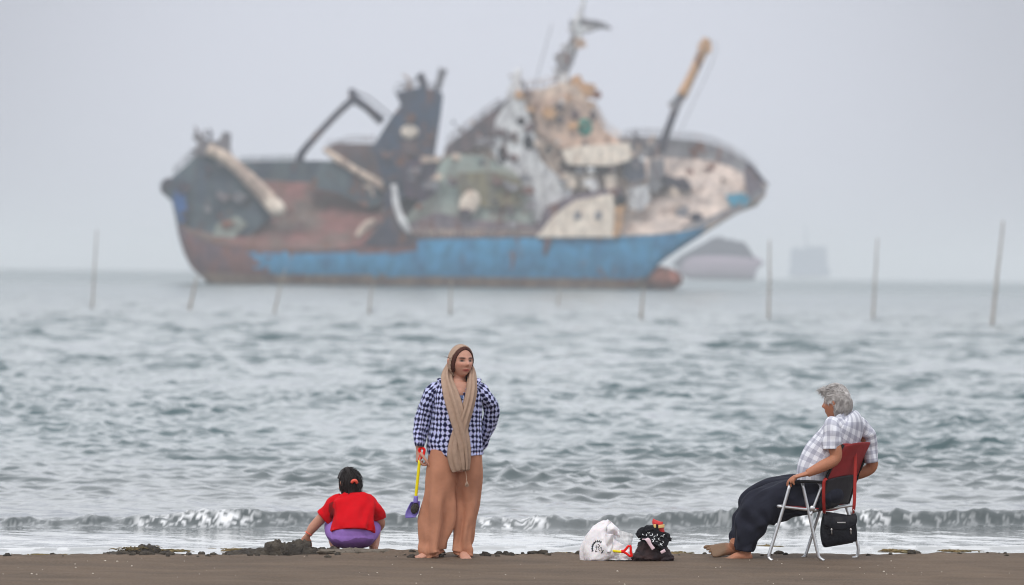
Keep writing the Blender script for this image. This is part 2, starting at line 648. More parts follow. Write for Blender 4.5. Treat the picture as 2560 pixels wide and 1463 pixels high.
    tc = N.new('ShaderNodeTexCoord')
    mp = N.new('ShaderNodeMapping')
    mp.inputs['Scale'].default_value = (1, .8, 1)
    L.new(tc.outputs['Object'], mp.inputs['Vector'])
    no = N.new('ShaderNodeTexNoise')
    no.inputs['Scale'].default_value = 5
    no.inputs['Detail'].default_value = 3
    L.new(mp.outputs[0], no.inputs['Vector'])
    bp = N.new('ShaderNodeBump')
    bp.inputs['Strength'].default_value = 1
    bp.inputs['Distance'].default_value = .012
    L.new(no.outputs['Fac'], bp.inputs['Height'])
    L.new(bp.outputs[0], b.inputs['Normal'])
    me.materials.append(m)


# ------------------------------------------------------------------ people: shared pieces
def rotz(a):
    c, s = math.cos(a), math.sin(a)
    return np.array([[c, -s, 0], [s, c, 0], [0, 0, 1.]])


def rotx(a):
    c, s = math.cos(a), math.sin(a)
    return np.array([[1., 0, 0], [0, c, -s], [0, s, c]])


def roty(a):
    c, s = math.cos(a), math.sin(a)
    return np.array([[c, 0, s], [0, 1., 0], [-s, 0, c]])


class Head:
    """face looks along local -y; R turns it; k scales it"""
    def __init__(self, c, R, k=1.0, nose=1.0, jaw=1.0, wx=1.0):
        self.wx = wx
        self.c, self.R, self.k, self.nose, self.jaw = np.asarray(c), R, k, nose, jaw

    def surf(self, d):
        x, y, z = d
        px, py, pz = x * .076, y * .096, z * .118
        low = max(0, -z)
        px *= 1 - .34 * self.jaw * low ** 1.6
        if y > 0:
            pz *= 1 - .12 * low
            py *= 1 + .05 * max(0, z)
            if z < -.2: py *= 1 - .35 * (-.2 - z)
        if y < 0:
            f = -y
            py *= 1 - .06 * (1 - abs(z))
            py += -.006 * f * low

            def g(cx, cz, sx, sz):
                return math.exp(-((px - cx) / sx) ** 2 - ((pz - cz) / sz) ** 2)
            q = 0
            q += .020 * self.nose * g(0, -.016, .011, .016) + .013 * self.nose * g(0, -.026, .014, .011)
            q += .010 * g(0, .006, .009, .024)
            q += .006 * g(.028, .024, .022, .008) + .006 * g(-.028, .024, .022, .008)
            q -= .011 * g(.031, .006, .015, .011) + .011 * g(-.031, .006, .015, .011)
            q += .006 * g(.040, -.022, .02, .018) + .006 * g(-.040, -.022, .02, .018)
            q += .007 * g(0, -.058, .020, .007) + .006 * g(0, -.070, .017, .007)
            q -= .003 * g(0, -.064, .022, .003)
            q += .011 * g(0, -.096, .022, .015)
            py -= q * min(1, f * 2.2)
        return np.array([px * self.wx, py, pz]) * self.k

    def at(self, p):
        return self.c + self.R @ (np.asarray(p) * self.k * np.array([self.wx, 1, 1]))

    def add(self, mb, n=84, m=64):
        V, Fc = [], []
        for i in range(1, m):
            ph = math.pi * i / m
            for j in range(n):
                th = 2 * math.pi * j / n
                V.append(self.surf((math.sin(ph) * math.cos(th), math.sin(ph) * math.sin(th), math.cos(ph))))
        V += [self.surf((0, 0, 1)), self.surf((0, 0, -1))]
        V = np.array(V) @ self.R.T + self.c
        for i in range(m - 2):
            for j in range(n):
                j2 = (j + 1) % n
                Fc.append((i * n + j, (i + 1) * n + j, (i + 1) * n + j2, i * n + j2))
        a = (m - 1) * n
        for j in range(n):
            j2 = (j + 1) % n
            Fc.append((a, j, j2))
            Fc.append((a + 1, (m - 2) * n + j2, (m - 2) * n + j))
        mb.add(V, Fc)
        for sg in (-1, 1):                          # ears
            mb.tube([self.at((sg * .072, .008, .018)), self.at((sg * .082, .020, .010)), self.at((sg * .080, .018, -.012)),
                     self.at((sg * .072, .006, -.028))], [.008 * self.k, .012 * self.k, .010 * self.k, .008 * self.k], n=10)

    def local(self, P):
        return (P - self.c) @ self.R / self.k / np.array([self.wx, 1, 1])

    def shell(self, keep, scale, th, fn=None, n=96, m=72):
        """grid of directions on the skull kept where keep(d), as a closed shell"""
        mb = MB()
        idx, V = {}, []
        dirs = {}
        for i in range(m + 1):
            ph = math.pi * (i + .001) / (m + .002)
            for j in range(n):
                t = 2 * math.pi * j / n
                dirs[i, j] = np.array((math.sin(ph) * math.cos(t), math.sin(ph) * math.sin(t), math.cos(ph)))
        quads = []
        for i in range(m):
            for j in range(n):
                q = [(i, j), (i + 1, j), (i + 1, (j + 1) % n), (i, (j + 1) % n)]
                if all(keep(dirs[x]) for x in q):
                    quads.append(q)
        for q in quads:
            for x in q:
                if x not in idx:
                    idx[x] = len(V)
                    d = dirs[x]
                    p = np.array([d[0] * .076, d[1] * .096, d[2] * .118]) * scale
                    if fn:
                        p = fn(p, d)
                    V.append(p * self.k * np.array([self.wx, 1, 1]))
        V = np.array(V)
        o = len(V)
        inner = V * (1 - th / .095)
        Fc = [tuple(idx[x] for x in q) for q in quads] + [tuple(o + idx[x] for x in reversed(q)) for q in quads]
        ec = {}
        for q in quads:
            for a, b in zip(q, q[1:] + q[:1]):
                ec[(a, b)] = 1
        for (a, b) in list(ec):
            if (b, a) not in ec:
                Fc.append((idx[a], idx[a] + o, idx[b] + o, idx[b]))
        mb.add(np.vstack([V, inner]) @ self.R.T + self.c, Fc)
        return mb


def hand(mb, wrist, d, palm, side, size=1.0, curl=.5, thumb=1, grip=None):
    """palm + four fingers + thumb. d: direction of the fingers, palm: where the palm faces, side: thumb side"""
    d, palm, side = [np.asarray(v, float) / np.linalg.norm(v) for v in (d, palm, side)]
    wrist = np.asarray(wrist, float)
    s = size
    mb.tube([wrist - d * .01 * s, wrist + d * .04 * s, wrist + d * .085 * s, wrist + d * .098 * s],
            [(.026 * s, .019 * s), (.039 * s, .015 * s), (.042 * s, .013 * s), (.036 * s, .010 * s)], n=16, ref=side)
    for i, (o, ln) in enumerate(((.030, .074), (.010, .084), (-.010, .078), (-.029, .060))):
        p = wrist + d * .088 * s + side * o * s
        a, P = 0, [p - d * .015 * s, p]
        c = curl * (1 + .12 * i)
        for kf in (.45, .32, .23):
            a += c
            p = p + (d * math.cos(a) + palm * math.sin(a)) * ln * kf * s + side * o * .06 * s
            P.append(p)
        mb.tube(P, [.009 * s, .0095 * s, .009 * s, .008 * s, .0065 * s], n=10, m=18)
        mb.ball(P[-1], .0068 * s, 8, 6)
    p = wrist + d * .028 * s + side * .026 * s
    P = [p, p + (d * .5 + side * .75 + palm * .25) * .036 * s, p + (d * 1.15 + side * .85 + palm * .7) * .052 * s,
         p + (d * 1.7 + side * .75 + palm * 1.1) * .056 * s]
    mb.tube(P, [.013 * s, .0115 * s, .010 * s, .0075 * s], n=10, m=16)
    mb.ball(P[-1], .0078 * s, 8, 6)


def foot(mb, ankle, toe, up=(0, 0, 1), L=.24, wd=1.0):
    """ankle above the heel; toe = direction of the toes"""
    ankle, t, u = np.asarray(ankle, float), np.asarray(toe, float), np.asarray(up, float)
    t = t / np.linalg.norm(t)
    u = u / np.linalg.norm(u)
    s = np.cross(t, u)
    k = L / .24
    mb.tube([ankle + u * .03 * k, ankle - u * .02 * k, ankle - u * .045 * k - t * .02 * k],
            [(.035 * k, .038 * k), (.034 * k, .042 * k), (.028 * k, .032 * k)], n=14, ref=s)
    h = ankle - u * .045 * k
    mb.tube([h - t * .05 * k, h - t * .02 * k, h + t * .05 * k + u * .008 * k, h + t * .12 * k - u * .008 * k, h + t * .155 * k - u * .014 * k],
            [(.018 * k, .016 * k), (.032 * k, .030 * k), (.036 * wd * k, .034 * k), (.044 * wd * k, .020 * k), (.040 * wd * k, .014 * k)], n=16, ref=s)
    for i in range(5):
        q = h + t * (.150 - .006 * i * (i > 0)) * k + s * (.032 - .016 * i) * wd * k - u * .014 * k
        r = (.013 if i == 0 else .009) * k
        mb.tube([q - t * .02 * k, q + t * (.022 - .003 * i) * k, q + t * (.034 - .004 * i) * k - u * .004 * k], [r, r, r * .8], n=10)
        mb.ball(q + t * (.034 - .004 * i) * k - u * .004 * k, r * .82, 8, 6)


def strands(mb, paths, r, taper=.25, n=4):
    for p in paths:
        p = np.asarray(p, float)
        k = len(p)
        mb.tube(p, [r * (1 - (1 - taper) * i / (k - 1)) for i in range(k)], n=n, m=3 * (k - 1) + 1)


def skin_colors(head, base, lips, brow, eye=True, extra=None):
    base, lips, brow = [np.array(c[:3]) for c in (base, lips, brow)]

    def f(P):
        q = head.local(P)
        c = np.repeat(base[None], len(P), 0)
        x, y, z = q[:, 0], q[:, 1], q[:, 2]
        ax = np.abs(x)
        face = (y < -.03) & (ax < .08) & (np.abs(z) < .13)
        def g(cx, cz, sx, sz, xx=None):
            xx = x if xx is None else xx
            return np.exp(-((xx - cx) / sx) ** 4 - ((z - cz) / sz) ** 4) * face
        def mix(w, col):
            nonlocal c
            c = c * (1 - w[:, None]) + np.asarray(col)[None] * w[:, None]
        mix(.35 * g(.040, -.025, .022, .018, ax), base * np.array([1.08, .82, .78]))
        mix(.30 * g(0, -.03, .016, .014), base * np.array([1.05, .82, .78]))
        mix(.9 * g(0, -.064, .024, .0095), lips)
        mix(.7 * g(0, -.064, .022, .002), lips * .35)
        br = .022 + .10 * (ax - .03) * (ax < .03) + .004
        mix(.92 * np.exp(-((ax - .031) / .020) ** 4 - ((z - br) / .0062) ** 4) * face, brow)
        if eye:
            mix(.9 * g(.031, .005, .0155, .0075, ax), base * .35)
            mix(.95 * g(.031, .004, .0125, .0048, ax), (.26, .21, .19))
            mix(1.0 * g(.031, .0045, .0078, .0060, ax), (.02, .014, .012))
        if extra:
            c = extra(P, c)
        return c
    return f


# ------------------------------------------------------------------ the woman
def build_woman():
    g = Fig(1112, 1397, 39.95)
    mb = MB()
    s = g.s
    head = Head(g(1152, 904, -.02), rotz(math.radians(31)) @ rotx(math.radians(-1)), k=1.02, wx=1.13)
    head.add(mb)
    mb.tube([g(1148, 925, .0), g(1146, 948, .01), g(1144, 968, 0)], [(.056, .058), (.058, .058), (.085, .08)], n=20)
    mb.ball(g(1147, 985, -.030), (.085, .075, .07))
    # hidden trunk joins the limbs into one body
    mb.tube([g(1140, 1180, 0), g(1140, 1100, 0), g(1143, 1030, 0), g(1146, 975, 0), g(1146, 955, 0)],
            [(.16, .11), (.16, .11), (.15, .10), (.16, .09), (.08, .07)], n=20)
    mb.tube([g(1108, 976), g(1076, 1004), g(1059, 1040), g(1051, 1090), g(1048, 1122, -.03)], [.036, .038, .036, .031, .027], n=14)
    mb.tube([g(1186, 976), g(1212, 998, .01), g(1227, 1022, .05), g(1222, 1058, .1), g(1208, 1104, .16), g(1190, 1112, .2)],
            [.036, .038, .036, .034, .03, .027], n=14)
    hand(mb, g(1047, 1122, -.035), (-.02, -.12, -1), (.9, .35, 0), (.35, -.9, 0), size=1.0, curl=.62)
    hand(mb, g(1190, 1112, .2), (-1, .1, .1), (0, -1, 0), (0, .2, 1), size=.95, curl=.3)
    mb.tube([g(1105, 1175, 0), g(1094, 1270, -.03), g(1084, 1372, -.03)], [.075, .055, .04], n=14)
    mb.tube([g(1168, 1175, .03), g(1162, 1270, .055), g(1156, 1372, .05)], [.075, .055, .04], n=14)
    foot(mb, g(1083, 1374, -.02), (-.75, -.66, 0), L=.235)
    foot(mb, g(1156, 1376, .02), (.22, -.97, 0), L=.235)
    body = mb.build('person', M['skin'], loc=g.base, remesh=.0036,
                    colfn=skin_colors(head, C(196, 146, 126), C(168, 76, 72), C(42, 28, 26)))
    tag(body, 'standing woman in checked navy blouse, beige headscarf and wide tan trousers holding a toy shovel', 'person')

    # hair under the scarf
    Fx = np.array((0, -1, -.30)) / np.linalg.norm((0, -1, -.30))

    def ang(d):
        return math.degrees(math.acos(max(-1, min(1, float(d @ Fx)))))
    hb = head.shell(lambda d: ang(d) > 62 + 7 * max(0, -d[2]) - 4 * abs(d[0]) and d[2] > -.62, 1.075, .012,
                    fn=lambda p, d: p * (1 + .012 * math.sin(38 * d[0] + 9 * d[1])))
    fl = [head.at((-.08, -.01, .02)), head.at((-.11, -.01, .03)), head.at((-.15, -.02, .034)), head.at((-.19, -.02, .046))]
    strands(hb, [fl, [f + np.array((0, 0, .004)) * i for i, f in enumerate(fl[:3])]], .0016)
    hb.build('hair', M['auburn'], body)
    # scarf over the head and round the neck
    sb = head.shell(lambda d: ang(d) > 80 - 6 * max(0, d[2]) and d[2] > -.86, 1.125, .010,
                    fn=lambda p, d: p * np.array([1 - .04 * max(0, d[2]), 1, 1 - .03 * max(0, d[2])]) * (1 + .014 * math.sin(9 * d[1] + 5 * d[2] + 3 * d[0])))

    def pleat(k, a, ph=0):
        return lambda th, t: a * (math.sin(k * th + ph + 2.4 * t) + .5 * math.sin(2.3 * k * th + 5 * t)) * min(1, .4 + 2 * t)
    sb.tube([g(1126, 912, .04), g(1119, 932, .0), g(1117, 952, -.07), g(1126, 985, -.14), g(1138, 1025, -.175), g(1148, 1065, -.185),
             g(1158, 1105, -.185), g(1163, 1145, -.178), g(1164, 1176, -.17)],
            [(.022, .034), (.030, .04), (.036, .040), (.050, .034), (.053, .032), (.048, .030), (.040, .03), (.030, .026), (.018, .018)],
            n=40, m=60, fold=pleat(5, .010))
    sb.tube([g(1174, 912, .04), g(1179, 932, .0), g(1180, 953, -.07), g(1178, 985, -.14), g(1167, 1028, -.168), g(1155, 1062, -.170),
             g(1146, 1100, -.176), g(1143, 1135, -.178), g(1147, 1166, -.170), g(1150, 1176, -.168)],
            [(.018, .034), (.024, .04), (.029, .040), (.032, .034), (.034, .030), (.042, .03), (.054, .028), (.064, .026), (.056, .022), (.045, .015)],
            n=40, m=60, fold=pleat(6, .009, 1))
    sb.tube([g(1118, 938, .0), g(1121, 930, .06), g(1147, 928, .10), g(1176, 930, .06), g(1181, 938, .0)],
            [.026, .030, .034, .030, .026], n=24, m=40, ref=(0, 0, 1), fold=pleat(4, .005))
    sb.build('headscarf', M['scarf'], body)
    tb = MB()
    tb.tube([g(1163, 1172, -.17), g(1166, 1192, -.172), g(1167, 1204, -.172)], [.0025, .0022, .004], n=6)
    for i in range(7):
        a = (i - 3) * 1.7
        tb.tube([g(1167, 1203, -.172), g(1167 + a * .6, 1210, -.172 - .004 * (i % 3)), g(1167 + a, 1219 - abs(i - 3), -.172)], [.003, .0026, .0016], n=5)
    tb.build('tassel', M['scarf'], body)
    # blouse
    bb = MB()

    def bl(th, t):
        return .008 * math.sin(4 * th + 7 * t) * (1 - t) + .016 * nz(math.cos(th) * 2.6, math.sin(th) * 2.6, t * 6) * (1.1 - t) + .006 * nz(th * 3, t * 14)
    rows = [(1139, 1070, 1207, .155), (1120, 1069, 1207, .155), (1090, 1072, 1205, .152), (1050, 1077, 1204, .150), (1012, 1082, 1205, .152),
            (985, 1083, 1206, .138), (968, 1089, 1203, .112), (957, 1102, 1194, .092), (948, 1116, 1182, .08), (941, 1124, 1174, .074)]
    bb.tube([g((a + b) / 2, y, .0) for y, a, b, d in rows], [((b - a) / 2 / s, d) for y, a, b, d in rows],
            n=64, m=64, fold=bl, cap=False, seam=True, sq=2.25)

    def slv(ph):
        return lambda th, t: .009 * math.sin(11 * t + 2 * th + ph) * (.4 + t) + .010 * nz(th * 1.1 + ph, t * 9)
    bb.tube([g(1106, 966, .0), g(1087, 978, -.005), g(1070, 1004, -.01), g(1058, 1040, -.01), g(1052, 1080, -.02), g(1049, 1116, -.035)],
            [(.045, .06), (.060, .07), (.060, .068), (.056, .06), (.050, .052), (.044, .048)], n=36, m=44, fold=slv(0), cap=True, seam=True)
    bb.tube([g(1188, 966, .0), g(1204, 979, .005), g(1219, 998, .02), g(1229, 1022, .05), g(1225, 1056, .10), g(1214, 1090, .15), g(1200, 1114, .19)],
            [(.045, .06), (.058, .068), (.056, .066), (.052, .062), (.054, .058), (.046, .052), (.040, .046)], n=36, m=48, fold=slv(2), cap=True, seam=True)
    # turned collar
    bb.tube([g(1104, 950, .03), g(1100, 950, -.04), g(1112, 962, -.09)], [(.020, .012), (.024, .012), (.014, .008)], n=14, seam=True)
    bb.tube([g(1190, 950, .03), g(1196, 950, -.04), g(1188, 962, -.09)], [(.020, .012), (.024, .012), (.014, .008)], n=14, seam=True)
    bo = bb.build('blouse', M['check'], body)
    import bmesh
    bm = bmesh.new()
    bm.from_mesh(bo.data)
    x0, zt, zb = g(1149, 940)[0], g(1149, 945)[2], g(1149, 1012)[2]
    cut = [f for f in bm.faces if f.calc_center_median()[1] < -.03 and
           abs(f.calc_center_median()[0] - x0) < .085 * (f.calc_center_median()[2] - zb) / (zt - zb)]
    bmesh.ops.delete(bm, geom=cut, context='FACES')
    bm.to_mesh(bo.data)
    bm.free()
    ub = MB()
    ub.ball(g(1148, 1004, -.050), (.095, .068, .075))
    ub.build('undershirt', M['undershirt'], body)
    # trousers
    pb = MB()

    def leg(ph):
        def f(th, t):
            q = .020 * math.sin(4 * th + ph + 3.0 * t) * smooth(.1, .5, t)
            q += .011 * math.sin(7 * th + 2 * ph - 2 * t) * smooth(.25, .8, t)
            q += .024 * smooth(.05, .35, t) * nz(math.cos(th) * 1.8 + ph, math.sin(th) * 1.6, t * 5 + ph) + .010 * math.exp(-((t - .95) / .08) ** 2) * math.sin(3 * th + 40 * t)
            return q
        return f
    rl = [(1128, 1072, 1150, .13), (1180, 1066, 1144, .135), (1242, 1062, 1136, .110), (1303, 1056, 1128, .105), (1353, 1051, 1115, .105),
          (1376, 1053, 1107, .115), (1391, 1066, 1106, .09)]
    rr = [(1128, 1128, 1204, .13), (1180, 1134, 1207, .135), (1242, 1136, 1203, .110), (1303, 1136, 1189, .105), (1353, 1134, 1180, .10),
          (1376, 1133, 1182, .11), (1389, 1135, 1176, .085)]
    for R_, ph in ((rl, 0), (rr, 2.2)):
        pb.tube([g((a + b) / 2, y, (.055 if ph > 0 else -.035) * min(1, max(.15, (y - 1130) / 100))) for y, a, b, d in R_], [((b - a) / 2 / s, d) for y, a, b, d in R_], n=48, m=64, fold=leg(ph), sq=2.1)
    pb.build('trousers', M['tan'], body, remesh=.005, iters=1)

    # toy shovel in her right hand
    k = g
    sh = empty('toy_shovel', W(1045, 1180, 39.88), 'toy beach shovel with red grip, yellow shaft and purple scoop hanging from the woman\'s hand', 'toy shovel')
    h = Fig(1045, 1180, 39.88)
    a = MB()
    a.tube([h(1049, 1150, -.0), h(1044, 1200), h(1039, 1246)], [.0115, .0115, .0115], n=14)
    a.build('shaft', M['yellow_plastic'], sh)
    a = MB()
    a.tube([h(1048, 1150), h(1051, 1136), h(1048, 1124), h(1054, 1121), h(1061, 1124), h(1058, 1138), h(1050, 1148)], [.010] * 7, n=12, m=36)
    a.build('grip', M['red_plastic'], sh)
    a = MB()
    a.tube([h(1040, 1240), h(1039, 1258)], [.017, .019], n=14)
    ax_ = h(1033, 1280) - h(1039, 1256)

    def blade(u, v):
        x = (u - .5) * 2
        wdt = (.034 + .014 * math.sin(min(v * 2.2, 1.57))) * (1 - .25 * max(0, v - .75) * 4 * abs(x))
        c = h(1039, 1254) + (h(1026, 1295) - h(1039, 1254)) * v
        return c + np.array((wdt * x, .030 * (1 - x * x) * (1 - .75 * v) + .004, .012 * x * .3))
    a.sheet(blade, 17, 19, .004)
    a.build('scoop', M['purple_plastic'], sh)
    a = MB()
    a.ball(h(1037, 1271, -.002), (.030, .020, .042), rot=roty(math.radians(18)))
    a.build('wet_sand', M['dark_sand'], sh)


# ------------------------------------------------------------------ the man
def build_man():
    Y = 40.55
    g = Fig(2050, 1398, Y)
    fa = math.radians(36)
    Fd = np.array((-math.cos(fa), math.sin(fa), 0))
    Sd = np.array((math.sin(fa), math.cos(fa), 0))          # shoulder line, pointing to his right (far) side
    mb = MB()
    hd = Head(g(2091, 1009, .0), rotz(math.radians(-119)) @ rotx(math.radians(2)), k=1.06, nose=.85)
    hd.add(mb)
    mb.tube([g(2100, 1020, .0), g(2106, 1040, .0), g(2110, 1058, 0)], [.062, .064, .075], n=20)
    mb.tube([g(2060, 1240), g(2052, 1190), g(2072, 1145), g(2096, 1100), g(2112, 1070), g(2114, 1050)],
            [(.15, .10), (.15, .12), (.15, .12), (.16, .10), (.16, .08), (.08, .07)], n=20, ref=Sd)
    mb.tube([g(2084, 1072, -.16), g(2086, 1110, -.2), g(2088, 1146, -.21), g(2055, 1166, -.25), g(2018, 1184, -.27)],
            [.055, .052, .046, .044, .030], n=16)
    hand(mb, g(2019, 1184, -.27), (-1, .0, -.28), (.0, .25, -1), (-.3, .9, 0), size=1.08, curl=.48)
    mb.tube([g(2160, 1080, .18), g(2174, 1130, .2), g(2179, 1166, .22), g(2150, 1184, .23), g(2105, 1195, .25)], [.055, .05, .046, .042, .03], n=16)
    hand(mb, g(2105, 1195, .25), (-1, .3, -.1), (0, 0, -1), (0, -1, 0), curl=.3)
    # legs under the cloth
    mb.tube([g(2055, 1240, -.1), g(1958, 1250, -.1), g(1900, 1272, -.1), g(1878, 1312, -.1), g(1862, 1374, -.1)], [.08, .075, .065, .052, .042], n=14)
    mb.tube([g(2055, 1240, .08), g(1958, 1236, .1), g(1892, 1262, .11), g(1866, 1310, .09), g(1850, 1362, .06)], [.08, .07, .058, .048, .042], n=14)
    foot(mb, g(1865, 1378, -.12), (-1, -.12, -.05), up=(.05, -.1, 1), L=.245)
    foot(mb, g(1838, 1362, .0), (-1, -.3, .02), up=(.16, -.75, 1), L=.285, wd=1.35)

    sand_c = np.array(C(112, 92, 70)[:3])
    ft = g(1790, 1390, -.05)

    def sandy(P, c):
        zz = P[:, 2]
        n_ = np.array([nz(p[0] * 22, p[1] * 22, p[2] * 22) for p in P]) if False else 0
        wgt = smooth(.19, .12, zz + .015 * np.sin(P[:, 0] * 60) + .02 * np.sin(P[:, 2] * 90)) * smooth(-.66, -.74, P[:, 0] * 1.0) * .88
        return c * (1 - wgt[:, None]) + sand_c[None] * wgt[:, None]
    body = mb.build('person', M['skin'], loc=g.base, remesh=.0036,
                    colfn=skin_colors(hd, C(176, 118, 90), C(150, 84, 74), C(70, 60, 56), extra=sandy))
    tag(body, 'grey-haired barefoot man in pale plaid shirt and dark trousers sitting in the folding chair', 'person')
    # hair
    Fx = np.array((0, -1, -.42)) / np.linalg.norm((0, -1, -.42))

    def keep(d):
        a = math.degrees(math.acos(max(-1, min(1, float(d @ Fx)))))
        return a > 70 and d[2] > -.62 - .3 * max(0, d[1]) and not (d[2] < .0 and d[1] < .12)
    hb = hd.shell(keep, 1.10, .02, fn=lambda p, d: p * (1 + .05 * max(0, d[2]) + .06 * max(0, d[1]) + .035 * nz(d[0] * 5, d[1] * 5, d[2] * 5)), n=80, m=60)
    P = []
    for i in range(2200):
        d = rng.normal(size=3)
        d /= np.linalg.norm(d)
        if not keep(d):
            continue
        p = np.array([d[0] * .076, d[1] * .096, d[2] * .118]) * 1.10 * (1 + .05 * max(0, d[2]) + .06 * max(0, d[1]))
        fwd = np.array((rng.normal(0, .16), -1.0, .10 * rng.normal()))
        dn = np.array((0, .1, -1.0)) + rng.normal(0, .12, 3)
        up = smooth(.1, .5, d[2])
        v = fwd * up + dn * (1 - up)
        v -= d * (v @ d) * .9
        v /= np.linalg.norm(v) + 1e-9
        ln = .055 * rng.uniform(.6, 1.3) * (.45 if d[2] < .45 and d[1] < .35 else 1)
        a = p * .98
        lift = d * rng.uniform(.002, .010)
        P.append([hd.at(a), hd.at(a + v * ln * .35 + lift), hd.at(a + v * ln * .7 + lift * .9), hd.at(a + v * ln - np.array((0, 0, .006)))])
    for i in range(320):                                   # wind blown tuft over the brow
        x = rng.uniform(-.05, .05)
        a = np.array((x, -.060 + rng.normal(0, .020), .100 + rng.normal(0, .010)))
        q = np.array((rng.normal(0, .1), -1, rng.normal(-.22, .16)))
        ln = rng.uniform(.025, .062)
        P.append([hd.at(a), hd.at(a + q * ln * .4 + np.array((0, 0, .007))), hd.at(a + q * ln * .8 + np.array((0, 0, .003))),
                  hd.at(a + q * ln - np.array((0, 0, .005)))])
    strands(hb, P, .0019, .3)
    hb.build('hair', M['grey_hair'], body)
    # shirt
    sb = MB()

    def fo(th, t):
        return .008 * math.sin(2 * th + 9 * t) * (1 - .6 * t) + .012 * nz(math.cos(th) * 2, math.sin(th) * 2, t * 5)
    sb.tube([g(2060, 1232), g(2047, 1192), g(2062, 1150), g(2090, 1106), g(2112, 1072), g(2118, 1054), g(2111, 1042)],
            [(.175, .125), (.18, .155), (.19, .155), (.20, .138), (.205, .115), (.15, .095), (.078, .082)],
            n=60, m=60, ref=Sd, fold=fo, cap=False, seam=True, sq=2.2, th0=0)

    def sl(ph):
        return lambda th, t: .008 * math.sin(8 * t + 2 * th + ph) + .008 * nz(th * 1.2 + ph, t * 6)
    sb.tube([g(2098, 1058, -.10), g(2083, 1068, -.155), g(2079, 1092, -.19), g(2079, 1124, -.20)],
            [(.06, .06), (.072, .075), (.070, .075), (.068, .074)], n=36, m=34, fold=sl(1), seam=True)
    sb.tube([g(2145, 1062, .10), g(2163, 1078, .17), g(2172, 1112, .2), g(2178, 1156, .205)],
            [(.06, .06), (.065, .07), (.062, .07), (.060, .066)], n=36, m=34, fold=sl(3), seam=True)
    # collar
    cp = [hd.c * 0 + q for q in (g(2085, 1052, -.055), g(2098, 1044, -.088), g(2122, 1036, -.05), g(2132, 1034, .02), g(2120, 1038, .07), g(2095, 1048, .06))]
    sb.tube(cp, [(.012, .006), (.024, .007), (.026, .007), (.026, .007), (.024, .007), (.012, .006)], n=14, m=34, ref=(0, 0, 1), seam=True)
    sb.build('shirt', M['plaid'], body)
    # trousers
    pb = MB()

    def lf(ph):
        return lambda th, t: .010 * math.sin(3 * th + 11 * t + ph) + .024 * nz(math.cos(th) * 2 + ph, math.sin(th) * 2, t * 9) + .012 * math.exp(-((t - .6) / .12) ** 2) * math.sin(34 * t + 2 * th)
    pb.tube([g(2070, 1236, -.08), g(2012, 1242, -.1), g(1956, 1250, -.11), g(1904, 1274, -.11), g(1878, 1312, -.11), g(1864, 1347, -.11), g(1860, 1378, -.11)],
            [(.11, .12), (.11, .132), (.11, .148), (.108, .150), (.10, .124), (.085, .088), (.075, .070)], n=40, m=70, ref=(0, 1, 0), th0=0, fold=lf(0), sq=2.2)
    pb.tube([g(2070, 1232, .1), g(2005, 1226, .1), g(1945, 1226, .11), g(1886, 1254, .12), g(1863, 1300, .1), g(1853, 1340, .07), g(1848, 1362, .05)],
            [(.12, .11), (.112, .11), (.105, .10), (.10, .10), (.09, .09), (.075, .08), (.065, .07)], n=40, m=70, ref=(0, 1, 0), th0=0, fold=lf(2), sq=2.2)
    pb.ball(g(2060, 1235, 0), (.16, .19, .12))
    pb.build('trousers', M['navy'], body, remesh=.006, iters=2)


